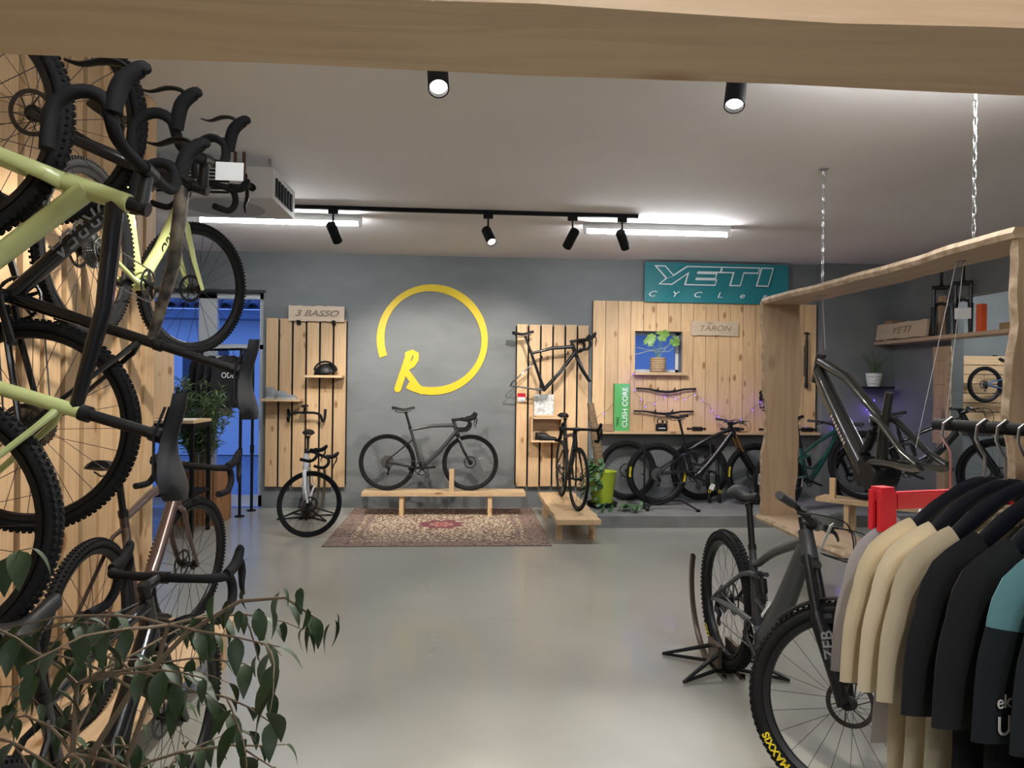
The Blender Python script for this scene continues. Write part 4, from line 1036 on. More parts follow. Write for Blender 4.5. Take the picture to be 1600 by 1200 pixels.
items = [(-.17, 'lilac grey top on the red clip hanger, hindmost on the rack', LILAC, None, None, .66, 0),
         (-.09, 'cream t-shirt, first after the lilac top on the rack', CREAM, None, None, .78, 0),
         (-.045, 'cream t-shirt, second of the three cream ones on the rack', CREAM2, None, None, .60, 0),
         (.0, 'cream t-shirt next to the black shirts on the rack', CREAM, None, None, .58, 0),
         (.055, 'plain black t-shirt beside the cream ones on the rack', BLKC, None, None, .66, 0),
         (.105, 'black t-shirt between the plain black one and the aqua ones', BLKC, None, None, .80, 0),
         (.155, 'aqua and black t-shirt with white print, first of its kind', NAVY, AQUA, None, .80, 0),
         (.20, 'aqua and black t-shirt with exclamation lettering, second of its kind', NAVY, AQUA, None, .80, 0),
         (.25, 'dark teal t-shirt with aqua shoulders nearest the viewer', DTEAL, AQUA, None, .62, 0)]
for k, (q_, lab, c, yk, sl, L_sh, tl_) in enumerate(items):
    lt = None
    if k == 6: lt = [('ekt', .032, -.318, -.262, LETTER_W), ('U', .045, -.322, -.302, LETTER_W)]
    if k == 7: lt = [('SUVO!', .024, -.312, -.222, LETTER_W), ('te', .03, -.318, -.262, LETTER_W), ('K', .045, -.322, -.302, LETTER_W)]
    if k > 0: tshirt('t_shirt', lab, on_rail(q_, tl_, -.005), c, yk, yk, L_sh, .25, k, group=SG, letters=lt)
    else: tshirt('top', lab, on_rail(q_, tl_, -.02), c, None, None, .5, .2, k, group=SG, cat='shirt')
    if k > 0: hanger('clothes_hanger', ['navy hanger inside the hindmost cream t-shirt', 'navy hanger inside the middle cream t-shirt', 'navy hanger inside the cream t-shirt beside the black ones', 'navy hanger inside the plain black t-shirt',
        'navy hanger inside the black t-shirt beside the aqua ones', 'navy hanger inside the first aqua and black t-shirt', 'navy hanger inside the second aqua and black t-shirt', 'navy hanger inside the dark teal t-shirt nearest the viewer'][k - 1], on_rail(q_, tl_), HG)
rh = empty('clip_hanger', on_rail(-.17, 0, .0)); tag(rh, 'red plastic clip hanger at the far end of the rack', 'hanger')
MB().box((0, 0, .0), (.40, .014, .035)).build('bar', RED, rh, smooth=False)
for s in (-1, 1): MB().box((s * .19, -.012, -.02), (.04, .012, .085)).box((s * .19, .012, -.02), (.04, .012, .085)).box((s * .19, 0, .015), (.034, .03, .03)).build('clip', RED, rh, smooth=False)
MB().tube([(0, 0, .01), (0, 0, .10), (-.026, 0, .135), (-.022, 0, .163), (0, 0, .1765), (.022, 0, .163), (.027, 0, .14)], .0032, 8).build('hook', STEEL, rh)
MB().bbox((-.16, -.012, -.018), (.02, -.009, .014)).build('size_strip', RED, rh, T(0, 0, 0), smooth=False)

# ================================================================== SHELVES AND GOODS ON THE PANELS
def shelf(name, label, x0, x1, z, dep=.22, t=.028, y=YB - .07):
    o = MB().bbox((x0, y - dep, z - t), (x1, y, z)).build(name, PINE_X, smooth=False); tag(o, label, 'shelf'); return o
shelf('wall_shelf', 'short pine shelf holding grey shoes on the left slat panel', -2.46, -1.98, 1.365)
shelf('wall_shelf', 'short pine shelf holding the helmet on the left slat panel', -1.93, -1.48, 1.66)
def shoe(name, label, M, mat, solem, high=False, group=None):
    o = empty(name, M); tag(o, label, 'shoe', group)
    rows = []
    for i in range(13):
        t = i / 12; x = -.14 + .28 * t
        hw = .036 + .014 * math.sin(t * 3.1) - (.012 if t > .93 or t < .04 else 0); u_ = min(1, max(0, (t - .3) / .4)); top = .058 + (.055 + (.045 if high else 0)) * (1 - u_ * u_ * (3 - 2 * u_)) - .012 * max(0, t - .8) * 5
        if t > .96: top *= .7
        row = [(x, hw * math.cos(a), .022 + (top - .022) * max(0, math.sin(a)) ** .7) for a in [math.pi * k / 10 for k in range(11)]]
        rows.append(row)
    MB().grid(rows).add(rows[0], [tuple(range(11))]).add(rows[-1], [tuple(range(10, -1, -1))]).build('upper', mat, o)
    sr = [[(r_[0][0] * 1.03, r_[0][1] * 1.08, 0), (r_[0][0] * 1.03, r_[0][1] * 1.1, .024), (r_[0][0] * 1.03, -r_[0][1] * 1.1, .024), (r_[0][0] * 1.03, -r_[0][1] * 1.08, 0)] for r_ in rows]
    MB().grid(sr, wrap=True).add(sr[0], [(0, 1, 2, 3)]).add(sr[-1], [(3, 2, 1, 0)]).build('sole', solem, o)
    lc = MB()
    for k in range(4): lc.tube([(-.03 + k * .03, -.025, .10 - k * .014), (-.03 + k * .03, 0, .112 - k * .016), (-.03 + k * .03, .025, .10 - k * .014)], .003, 5)
    lc.build('laces', solem, o)
GSH = plain('shoe_grey', (.24, .25, .26), .8, bump=.2, bscale=80); LGS = plain('shoe_sole', (.42, .42, .40), .7)
shoe('cycling_shoe', 'grey cycling shoe at the back of the left shelf', T(-2.30, 8.925, 1.366) @ S(.88, .88, .88), GSH, LGS, True, 'grey shoes')
shoe('cycling_shoe', 'grey cycling shoe in front on the left shelf', T(-2.15, 8.815, 1.366) @ S(.88, .88, .88), GSH, LGS, False, 'grey shoes')
# helmet
hm = empty('bike_helmet', T(-1.70, 8.86, 1.662)); tag(hm, 'black vented bike helmet on the small shelf', 'helmet')
rows = []
for i in range(9):
    t = i / 8 * math.pi / 2
    rows.append([(.135 * math.cos(t) * math.cos(a) , .10 * math.cos(t) * math.sin(a), .02 + .125 * math.sin(t) + .02 * math.cos(a) * (1 - i / 8)) for a in [2 * math.pi * k / 24 for k in range(24)]])
MB().grid(rows, wrap=True).build('shell', BLACK, hm)
for k in (-2, -1, 0, 1, 2): MB().tube([(.135 * math.cos(t), k * .033 * math.cos(t) ** .5 if math.cos(t) > 0 else 0, .035 + .132 * math.sin(t)) for t in [R(10 + 160 * i / 8) for i in range(9)]], .012, 6).build('rib', MATTE, hm)
MB().tube([(-.06, -.08, .03), (-.02, -.07, -.0), (.03, -.085, .03)], .004, 5).build('strap', MATTE, hm)
# drop bar hung on the left slat panel
db = inst('drop_handlebar', dropbar_me(), None, T(-1.94, 8.86, 1.20) @ RZ(-90) @ RY(90)); tag(db, 'bare black drop handlebar hung on the left slat panel', 'handlebar')
MB().tube([(0, 0, 0), (-.0, .0, .0), (-.10, 0, 0)], .014, 8).box((-.08, 0, 0), (.03, .05, .16)).build('holder', MATTE, db)
# wooden signs
def wsign(name, label, M, w_, h_, txt, size, seed, **k):
    o = empty(name, M); tag(o, label, 'sign'); mb = MB(); r_ = random.Random(seed); rows = []
    for i in range(15):
        x = -w_ / 2 + w_ * i / 14; e, g = r_.uniform(-.006, .006), r_.uniform(-.006, .006)
        rows.append([(x, 0, -h_ / 2 + e), (x, 0, h_ / 2 + g), (x, .03, h_ / 2 + g), (x, .03, -h_ / 2 + e)])
    mb.grid(rows, wrap=True).add(rows[0], [(0, 1, 2, 3)]).add(rows[-1], [(3, 2, 1, 0)]).build('board', SIGNWOOD, o, smooth=False)
    text('lettering', txt, size, BURN, T(0, -.002, 0) @ FACE, o, depth=.002, **k); return o
wsign('wooden_sign', 'pale wooden sign with burnt lettering above the left slat panel', T(-1.83, YB - .10, 2.425), .68, .19, '3 BASSO', .105, 1, sx=1.35, bold=.002, shear=.3)
wsign('wooden_sign', 'pale wooden sign with burnt lettering on the wide board panel', T(3.22, YB - .095, 2.325), .62, .185, 'TARON', .10, 2, shear=.25, sx=1.2)
for x in (-2.05, -1.62): MB().bbox((x - .02, YB - .10, 2.29), (x + .02, YB - .06, 2.345)).build('bracket', MATTE, bpy.data.objects['wooden_sign'], (T(-1.83, YB - .10, 2.425)).inverted(), smooth=False)
# crate with shoes and a picture above it on the second panel
cr = empty('wall_crate', T(.84, YB - .28, .86)); tag(cr, 'small open wooden crate with black shoes on the second slat panel', 'crate')
MB().bbox((0, 0, 0), (.40, .21, .022)).build('bottom', PINE_X, cr, smooth=False); MB().bbox((0, 0, .29), (.40, .21, .312)).build('top', PINE_X, cr, smooth=False)
MB().bbox((0, 0, .022), (.02, .21, .29)).build('side', PINE, cr, smooth=False); MB().bbox((.38, 0, .022), (.40, .21, .29)).build('side', PINE, cr, smooth=False); MB().bbox((.02, .195, .022), (.38, .21, .29)).build('back', PINE_X, cr, smooth=False)
shoe('black_shoe', 'black cycling shoe at the back of the wall crate', T(1.02, 8.905, .883) @ S(.8, .8, .8), BLACK, MATTE, False, 'black shoes in the crate')
shoe('black_shoe', 'black cycling shoe in front in the wall crate', T(1.06, 8.815, .883) @ S(.8, .8, .8), BLACK, MATTE, False, 'black shoes in the crate')
pc = MB().bbox((0, 0, 0), (.25, .012, .27)).build('picture_card', mottled('photo_print', (.30, .32, .33), (.80, .78, .74), 22, .5), None, T(.89, YB - .13, 1.185) @ RX(-5), smooth=False); tag(pc, 'small printed picture card standing on the wall crate', 'picture')
MB().bbox((.02, -.05, -.012), (.23, .0, .01)).build('rest', PINE_X, pc, smooth=False)
tg = MB().bbox((0, 0, 0), (.10, .004, .055)).build('price_tag', PAPER, None, T(.68, YB - .10, 1.36), smooth=False); tag(tg, 'red and white price tag under the black frameset', 'price tag')
MB().bbox((0, -.002, .055), (.10, .002, .105)).build('red_half', RED, tg, smooth=False)
# on the ledge of the board panel
LZ = 1.0
gb = empty('green_box', T(2.0, YB - .16, LZ)); tag(gb, 'green upright box with white lettering on the ledge', 'box')
MB().bbox((-.09, 0, 0), (.10, .08, .60)).build('carton', plain('box_green', (.10, .42, .12), .5), gb, smooth=False)
text('lettering', 'CUSH CORE', .092, LETTER_W, T(.045, -.003, .30) @ FACE @ RZ(90), gb, depth=.001, bold=.001); text('lettering', 'TRAIL', .05, BLACK, T(-.05, -.003, .12) @ FACE @ RZ(90), gb, depth=.001)
cbx = MB().bbox((0, 0, 0), (.235, .13, .085)).build('cardboard_box', plain('cardboard', (.32, .20, .11), .8), None, T(1.66, YB - .20, LZ), smooth=False); tag(cbx, 'flat brown cardboard box at the left end of the ledge', 'box')
def riserbar(label, x, z, rise, w_=.78):
    o = MB().tube([(-w_ / 2, .02, rise), (-w_ * .3, .01, rise * .85), (-w_ * .14, 0, .01), (0, 0, 0), (w_ * .14, 0, .01), (w_ * .3, .01, rise * .85), (w_ / 2, .02, rise)], [.012, .012, .016, .017, .016, .012, .012], 10).build('mountain_handlebar', BLACK, None, T(x, YB - .12, z)); tag(o, label, 'handlebar', 'handlebars on the board panel')
    for s in (-.11, .11): MB().tube([(s, 0, .03), (s, .08, .03)], .007, 6).tube([(s, 0, .025), (s, 0, .06)], .007, 6).build('peg', MATTE, o)
riserbar('black riser handlebar, upper of the two on the board panel', 2.59, 1.50, .045)
riserbar('black riser handlebar, lower of the two on the board panel', 2.56, 1.22, .035)
cl = empty('seat_clamp_box', T(2.52, YB - .14, LZ)); tag(cl, 'small black box with a ring clamp on the ledge', 'box'); MB().box((0, 0, .045), (.13, .06, .09)).build('carton', MATTE, cl, smooth=False)
MB().rev([(.03, -.02), (.036, -.02), (.036, .02), (.03, .02)], 20, True, T(-.02, 0, .125)).rev([(.022, -.02), (.028, -.02), (.028, .02), (.022, .02)], 20, True, T(.045, 0, .118)).build('clamp_ring', BLACK, cl)
MB().box((0, -.031, .04), (.09, .002, .010)).build('letter_mark', LETTER_W, cl, smooth=False)
def shock(label, x, L__=.22):
    o = empty('rear_shock', T(x, YB - .13, LZ + .032)); tag(o, label, 'shock absorber', 'shocks on the ledge')
    MB().tube([(-L__ / 2, 0, 0), (L__ / 2, 0, 0)], .012, 10).tube([(-L__ * .2, 0, 0), (L__ * .35, 0, 0)], .026, 14).build('body', BLACK, o)
    for k in range(6): MB().rev([(.022, -.003), (.030, -.003), (.030, .003), (.022, .003)], 14, True, T(-L__ * .2 + k * L__ * .09, 0, 0) @ RZ(90)).build('coil', DARKSTEEL, o)
    for s in (-1, 1): MB().rev([(.006, -.012), (.016, -.012), (.016, .012), (.006, .012)], 14, True, T(s * L__ / 2, 0, 0)).build('eyelet', BLACK, o)
shock('black shock absorber on the ledge left of the trail bike saddle', 2.98); shock('black coil shock absorber on the ledge above the trail bike frame', 3.45, .28); shock('long black shock absorber on the ledge by the trail bike handlebar', 4.02, .40); shock('black shock absorber at the right end of the ledge', 4.43, .26)
hk = empty('wall_hook', T(3.86, YB - .09, 1.40)); tag(hk, 'black tool hook with rods on the wide board panel', 'hook')
MB().rev([(.02, -.02), (.034, -.02), (.034, .02), (.02, .02)], 16, True, T(0, 0, .10)).rev([(.02, -.02), (.034, -.02), (.034, .02), (.02, .02)], 16, True, T(0, 0, .04)).build('ring', MATTE, hk)
MB().tube([(-.03, 0, .02), (-.03, 0, -.09), (.22, -.08, -.09)], .008, 6).tube([(.03, 0, .02), (.03, 0, -.09)], .008, 6).tube([(.0, -.02, -.12), (.36, -.05, -.32)], .008, 6).tube([(.06, -.02, -.12), (.42, -.05, -.30)], .006, 6).build('rods', MATTE, hk)
pmp = empty('bike_pump', T(4.44, YB - .10, 1.62)); tag(pmp, 'slim black pump hung upright near the right end of the board panel', 'pump')
MB().tube([(0, 0, 0), (0, 0, .58)], .018, 12).tube([(0, 0, .58), (0, 0, .68)], .012, 10).tube([(0, 0, -.05), (0, 0, .02)], .024, 12).build('barrel', BLACK, pmp); MB().tube([(-.035, 0, .66), (.035, 0, .66)], .011, 8).tube([(-.03, 0, .1), (-.03, 0, .5)], .006, 6).build('handle', BLACK, pmp)
# string lights
pts = []
path = [(1.64, 1.12), (1.85, 1.28), (2.06, 1.52), (2.14, 1.72), (2.2, 1.5), (2.28, 1.33), (2.45, 1.38), (2.62, 1.45), (2.8, 1.42), (2.95, 1.5), (3.1, 1.38), (3.25, 1.22), (3.42, 1.12), (3.62, 1.18), (3.8, 1.38), (3.95, 1.42), (4.1, 1.28), (4.25, 1.14), (4.45, 1.05), (4.57, 1.02)]
stg = empty('string_lights', T(0, 0, 0)); tag(stg, 'string of small purple blue lights draped over the board panel', 'string lights')
r_ = random.Random(4); P = []
for i in range(len(path) - 1):
    for k in range(4):
        t = k / 4; P.append((path[i][0] * (1 - t) + path[i + 1][0] * t + r_.uniform(-.02, .02), YB - .10 + r_.uniform(-.015, .01), path[i][1] * (1 - t) + path[i + 1][1] * t + r_.uniform(-.025, .025)))
MB().tube(P, .0022, 5).build('wire', plain('dark_wire', (.02, .02, .04), .6), stg)
UV = plain('violet_led', (.2, .1, 1), .4, emit=(.10, .05, 1.0), estr=5)
bm_ = MB().ball((0, 0, 0), .0075, 8, 5).mesh('bulb', UV)
for i in range(0, len(P), 3): inst('bulb', bm_, stg, T(P[i][0], P[i][1] - .012, P[i][2] - .012))
for x, z in ((5.05, 1.12), (5.2, 1.3), (5.3, 1.42), (5.42, 1.35), (4.75, 1.05), (4.9, 1.08), (5.38, 1.15)): inst('bulb', bm_, stg, T(x, YB - .2, z))
for x, z, e in ((2.12, 1.62, .5), (2.62, 1.40, .4), (3.25, 1.25, .5), (3.85, 1.36, .6), (4.9, 1.05, .8), (5.25, 1.3, .6)):
    l = bpy.data.lights.new('led_light', 'POINT'); l.energy = e; l.color = (.25, .1, 1); l.shadow_soft_size = .10; lo = bpy.data.objects.new('led_light', l); COL.objects.link(lo); lo.location = (x, YB - .24, z)
# ================================================================== PLANTS
def leaf_mesh(name, L, W, mat, droop=.15, fold=.18, tip=.25):
    rows = []
    for i in range(7):
        t = i / 6; w_ = W * math.sin(math.pi * min(1, t ** .8 * .98 + .02)) * (1 - tip * t) if t < 1 else 0
        w_ = W / 2 * (math.sin(math.pi * t ** .75) ** .9 if 0 < t < 1 else 0) + (.0004 if t in (0, 1) else 0)
        z = -droop * L * t * t
        rows.append([(L * t, -w_, z + fold * w_), (L * t, 0, z), (L * t, w_, z + fold * w_)])
    return MB().grid(rows).mesh(name, mat)
def rot_to(d):
    return Vector(d).to_track_quat('X', 'Z').to_matrix().to_4x4()
# ficus in the foreground
fc = empty('ficus_tree', T(-.74, 1.34, 0)); tag(fc, 'leafy ficus with thin pale branches in the lower left foreground', 'plant')
BRANCH = plain('ficus_bark', (.20, .145, .095), .85); lf = leaf_mesh('leaf', .056, .026, LEAF, .35, .25); lf2 = leaf_mesh('leaf', .044, .020, LEAF, .5, .3)
r_ = random.Random(11); nleaf = 0
MB().rev([(0, 0), (.15, 0), (.19, .30), (.20, .32), (.175, .32), (.16, .28), (0, .28)], 24, M=RX(90)).build('pot', plain('pot_dark', (.06, .06, .065), .5), fc)
br_mb = []
def twig(p, d, L, rad, depth, mb):
    pts = [Vector(p)]; dd = Vector(d).normalized(); n = 6
    for i in range(n):
        dd = (dd + Vector((r_.uniform(-.22, .22), r_.uniform(-.22, .22), r_.uniform(-.20, .08) - .05 * depth))).normalized(); pts.append(pts[-1] + dd * L / n)
    mb.tube(pts, [rad * (1 - .65 * i / n) for i in range(n + 1)], 6)
    if depth == 1:
        for i in r_.sample(range(2, n), 1): twig(pts[i], (dd + Vector((r_.uniform(-.9, .9), r_.uniform(-.9, .9), r_.uniform(-.4, .4)))), L * .6, rad * .6, 2, mb)
    for i in range(1 if depth == 2 else 2, n + 1):
        a = r_.uniform(0, 6.3); ld = Vector((math.cos(a) * .8 + dd.x * .5, math.sin(a) * .8 + dd.y * .5, r_.uniform(-1.3, -.3)))
        LEAVES.append((pts[i], ld, r_.uniform(.8, 1.35)))
LEAVES = []
stems = [((-.04, .0, .28), (-.28, .0, 1), .80), ((.03, .02, .28), (.08, .1, 1), .84), ((.0, -.02, .30), (.22, -.05, 1), .72)]
bmb = MB()
for p, d_, L__ in stems[:3]:
    pts = [Vector(p)]; dd = Vector(d_).normalized()
    for i in range(6):
        dd = (dd + Vector((r_.uniform(-.1, .1), r_.uniform(-.1, .1), .05))).normalized(); pts.append(pts[-1] + dd * L__ / 6)
    bmb.tube(pts, [.008 - .0006 * i for i in range(7)], 7)
    for i in range(3, 7):
        for _ in range(4):
            a = r_.uniform(0, 6.3); twig(pts[i], (math.cos(a) + .25, math.sin(a) * .6, r_.uniform(.05, .7)), .30, .0035, 1, bmb)
# the long branch reaching over the floor to the right
lb = [Vector((.05, 0, .86)), Vector((.13, .02, 1.0)), Vector((.22, .05, 1.10)), Vector((.31, .08, 1.15)), Vector((.39, .10, 1.15)), Vector((.45, .12, 1.10))]
bmb.tube(lb, [.007, .006, .005, .004, .003, .002], 6)
for i in range(2, 6):
    for _ in range(7): LEAVES.append((lb[i] + Vector((r_.uniform(-.05, .05), r_.uniform(-.03, .03), r_.uniform(-.02, .03))), Vector((r_.uniform(-.5, .7), r_.uniform(-.4, .4), r_.uniform(-1.2, -.5))), r_.uniform(.8, 1.2)))
bmb.build('branches', BRANCH, fc)
r_.shuffle(LEAVES); LEAVES.sort(key=lambda q_: q_[0].y - .6 * q_[0].z)      # nearest and highest first
for p, ld, s in LEAVES[:290]: inst('leaf', lf if s > .95 else lf2, fc, T(*p) @ rot_to(ld) @ S(s, s, s))
rest = MB()
for p, ld, s in LEAVES[290:]: rest.add([v.co[:] for v in lf2.vertices], [tuple(f.vertices) for f in lf2.polygons], T(*p) @ rot_to(ld) @ S(s, s, s))
if rest.v: tag(rest.build('foliage', LEAF, fc), kind='stuff')
print('ficus leaves', len(LEAVES))
# bush in slatted planter by the door
pb = empty('slatted_planter', T(-2.92, 8.15, 0)); tag(pb, 'square planter of vertical brown wooden slats by the glazed door', 'planter')
MB().box((0, 0, .30), (.48, .44, .56)).build('liner', MATTE, pb, smooth=False)
sm = MB().box((0, 0, .30), (.042, .016, .60)).mesh('slat', CEDAR, False)
for k in range(10):
    inst('slat', sm, pb, T(-.243 + k * .054, -.232, .0)); inst('slat', sm, pb, T(.255, -.21 + k * .047, 0) @ RZ(90))
bs = empty('potted_bush', T(-2.92, 8.15, .58)); tag(bs, 'dense narrow leaved green bush growing in the slatted planter', 'plant')
lm = MB(); r_ = random.Random(5); stm = MB()
for i in range(34):
    a = r_.uniform(0, 6.3); rr = r_.uniform(.02, .12); tx, ty, tz = math.cos(a) * rr * 3.4, math.sin(a) * rr * 2.2, r_.uniform(.55, 1.0)
    p0 = Vector((math.cos(a) * rr * .6, math.sin(a) * rr * .6, 0)); p1 = Vector((tx * .6, ty * .6, tz * .55)); p2 = Vector((tx, ty, tz)); stm.tube([p0, p1, p2], [.007, .005, .002], 5)
    for k in range(52):
        t = r_.uniform(.25, 1); c = p0.lerp(p1, t * 2) if t < .5 else p1.lerp(p2, t * 2 - 1); ld = Vector((r_.uniform(-1, 1), r_.uniform(-1, 1), r_.uniform(-.3, .9)))
        M_ = T(*c) @ rot_to(ld); L__ = r_.uniform(.08, .15)
        lm.add([(0, 0, 0), (L__ * .5, -.012, .004), (L__, 0, -.01), (L__ * .5, .012, .004)], [(0, 1, 2, 3)], M_)
o = lm.build('foliage', LEAF2, bs, smooth=False); o['kind'] = 'stuff'; stm.build('stems', BRANCH, bs)
# ivy pot with moss pole
ivp = empty('green_pot', T(1.67, 8.42, .13)); tag(ivp, 'bright green plant pot on the left end of the platform', 'pot')
MB().rev([(0, .05), (.125, .05), (.165, .40), (.175, .42), (.155, .42), (.145, .38), (0, .38)], 28, M=RX(90)).build('pot_body', plain('pot_lime', (.40, .50, .035), .4), ivp); MB().rev([(0, .0), (.17, .0), (.185, .05), (.0, .05)], 24, M=RX(90)).build('saucer', MATTE, ivp)
iv = empty('ivy_plant', T(1.67, 8.42, .53)); tag(iv, 'trailing ivy on a tall brown moss pole in the green pot', 'plant')
MB().tube([(-.02, 0, -.03), (-.06, .03, .3), (-.11, .06, .62), (-.14, .08, .83)], [.055, .055, .05, .04], 12).build('moss_pole', mottled('moss', (.10, .06, .03), (.26, .18, .10), 60, .95, bump=1, bdist=.02), iv)
lm = MB(); r_ = random.Random(9)
for i in range(190):
    a = r_.uniform(2.3, 4.5); t = r_.random(); rr = .10 + .14 * t; c = Vector((math.cos(a) * rr, math.sin(a) * rr, .10 - .42 * t * t + r_.uniform(-.04, .08)))
    if i > 150: c = Vector((r_.uniform(-.08, .42), r_.uniform(-.50, -.20), r_.uniform(-.35, -.30)))
    s = r_.uniform(.7, 1.3); M_ = T(*c) @ rot_to((math.cos(a), math.sin(a), r_.uniform(-1.2, .3))) @ S(s, s, s)
    lm.add([(0, 0, 0), (.02, -.03, 0), (.055, -.022, -.006), (.075, 0, -.014), (.055, .022, -.006), (.02, .03, 0)], [(0, 1, 2, 3), (0, 3, 4, 5)], M_)
o = lm.build('foliage', LEAF3, iv, smooth=False); o['kind'] = 'stuff'
# monstera on the window sill
BASK = mottled('woven_basket', (.36, .24, .13), (.52, .38, .22), 60, .8, bump=.8, bdist=.01, stretch=(1, 1, 3))
bk = empty('woven_basket', T(2.49, YB - .06, WZ0)); tag(bk, 'woven straw basket on the sill of the little window', 'basket')
MB().rev([(0, .0), (.088, .0), (.10, .05), (.10, .15), (.09, .19), (.08, .19), (.085, .02)], 24, M=RX(90)).build('basket_body', BASK, bk)
for k in range(6): MB().rev([(.097, -.012), (.105, 0), (.097, .012)], 24, M=T(0, 0, .02 + k * .031) @ RX(90)).build('weave_band', BASK, bk)
mo = empty('monstera_plant', T(2.49, YB - .06, WZ0 + .18)); tag(mo, 'light green monstera in the straw basket', 'plant')
MON = plain('monstera_leaf', (.16, .30, .06), .4)
def mon_leaf():
    poly = []
    for i in range(26):
        a = -2.7 + 5.4 * i / 25; rr = .075 * (1 + .25 * math.cos(a)) * (.78 if i % 4 == 2 else 1); poly.append((rr * math.cos(a), rr * math.sin(a), -.02 * abs(math.sin(a))))
    return MB().add([(0, 0, 0)] + poly, [(0, i, i + 1) for i in range(1, 26)]).mesh('leaf', MON)
ml = mon_leaf()
for (x, z, t, s) in [(.02, .30, 95, 1.1), (-.14, .20, 150, .9), (-.11, .26, 120, .8), (.20, .24, 50, 1.0), (.08, .33, 70, .7)]:
    MB().tube([(0, 0, 0), (x * .6, -.02, z * .7), (x, -.03, z)], [.004, .003, .002], 6).build('stalk', MON, mo)
    inst('leaf', ml, mo, T(x, -.035, z) @ FACE @ RZ(t - 90) @ RX(-20) @ S(s, s, s))
MB().tube([(-.29, .02, .05), (-.1, .0, .10), (.1, 0, .14), (.22, .02, .22)], .004, 6).tube([(-.27, .02, .14), (-.05, 0, .09), (.15, .01, .09), (.27, .02, .2)], .004, 6).build('aerial_roots', plain('pale_root', (.45, .5, .38), .6), mo)
# aloe on a wall shelf on the right wall corner
al = empty('aloe_pot', T(5.25, YB - .27, 1.60)); tag(al, 'small white ribbed pot on the grey corner wall', 'pot')
MB().rev([(0, 0), (.075, 0), (.10, .17), (.09, .17), (.07, .15), (0, .15)], 20, M=RX(90)).build('pot_body', WHITE, al)
for k in range(3): MB().rev([(.082 + k * .007, -.006), (.088 + k * .007, 0), (.082 + k * .007, .006)], 20, M=T(0, 0, .04 + k * .045) @ RX(90)).build('rib', WHITE, al)
ap = empty('aloe_plant', T(5.25, YB - .27, 1.75)); tag(ap, 'spiky green aloe in the white wall pot', 'plant'); AL = plain('aloe_green', (.10, .17, .07), .5)
for k in range(9):
    a = k * 2.4; l = .22 + .10 * ((k * 7) % 5) / 4; sp = .45 + .1 * (k % 3)
    MB().tube([(0, 0, 0), (math.cos(a) * .05 * sp * 2, math.sin(a) * .05, l * .5), (math.cos(a) * .16 * sp * 2, math.sin(a) * .10, l)], [.013, .011, .002], 6, sq=(1, .5)).build('leaf', AL, ap)
sh_ = MB().bbox((5.08, YB - .40, 1.575), (5.45, YB - .16, 1.60)).build('corner_shelf', MATTE, smooth=False); tag(sh_, 'small dark corner shelf under the white aloe pot', 'shelf')

# ================================================================== BY THE GLAZED DOOR
tb = empty('high_table', T(-3.35, 7.25, 0)); tag(tb, 'tall black steel table with wooden top behind the plank wall', 'table')
MB().bbox((0, 0, 1.15), (.68, .5, 1.18)).build('tabletop', PINE_X, tb, smooth=False)
for x in (.02, .66):
    for yy in (.02, .48): MB().bbox((x - .018, yy - .018, 0), (x + .018, yy + .018, 1.15)).build('leg', MATTE, tb, smooth=False)
MB().bbox((.0, .0, 1.10), (.68, .03, 1.15)).build('frame_rail', MATTE, tb, smooth=False); MB().bbox((.65, .03, 1.10), (.68, .5, 1.15)).build('frame_rail', MATTE, tb, smooth=False); MB().bbox((0, 0, .42), (.68, .5, .45)).build('lower_shelf', MATTE, tb, smooth=False)
bd = MB().bbox((0, 0, 0), (.5, .022, .72)).build('leaning_board', PINE, None, T(-3.46, 7.42, 1.186) @ RZ(28) @ RX(-6), smooth=False); tag(bd, 'pale wooden board leaning upright on the tall table', 'board')
pp = MB().bbox((0, 0, 0), (.3, .21, .004)).build('leaflet', PAPER, None, T(-3.0, 7.30, 1.181) @ RZ(8), smooth=False); tag(pp, 'white leaflet lying on the tall table', 'paper')
E0, E1 = Vector((-3.18, 8.88, 0)), Vector((-2.585, 8.46, 0)); ED = (E1 - E0).normalized()
ra_ = empty('coat_rack', T(0, 0, 0)); tag(ra_, 'black pipe clothes rack in front of the glazed door', 'clothes rack')
for q_ in (E0, E1, Vector((-2.56, 8.84, 0))):
    MB().tube([q_ + Vector((0, 0, .012)), q_ + Vector((0, 0, .78)), q_ + Vector((0, 0, 1.95))], .017, 10).tube([q_ + Vector((0, 0, .70)), q_ + Vector((0, 0, .80))], .024, 10).build('post', MATTE, ra_)
    MB().rev([(0, 0), (.055, 0), (.055, .012), (0, .012)], 16, M=T(q_.x, q_.y, .012) @ RX(-90)).build('foot', MATTE, ra_)
MB().tube([E0 + Vector((0, 0, 1.95)), E1 + Vector((0, 0, 1.95))], .015, 10).build('rail', MATTE, ra_)
MB().tube([E1 + Vector((0, 0, 1.95)), (-2.56, 8.84, 1.95)], .015, 10).build('cross_rail', MATTE, ra_)
LG = plain('light_grey_cloth', (.42, .43, .42), .9)
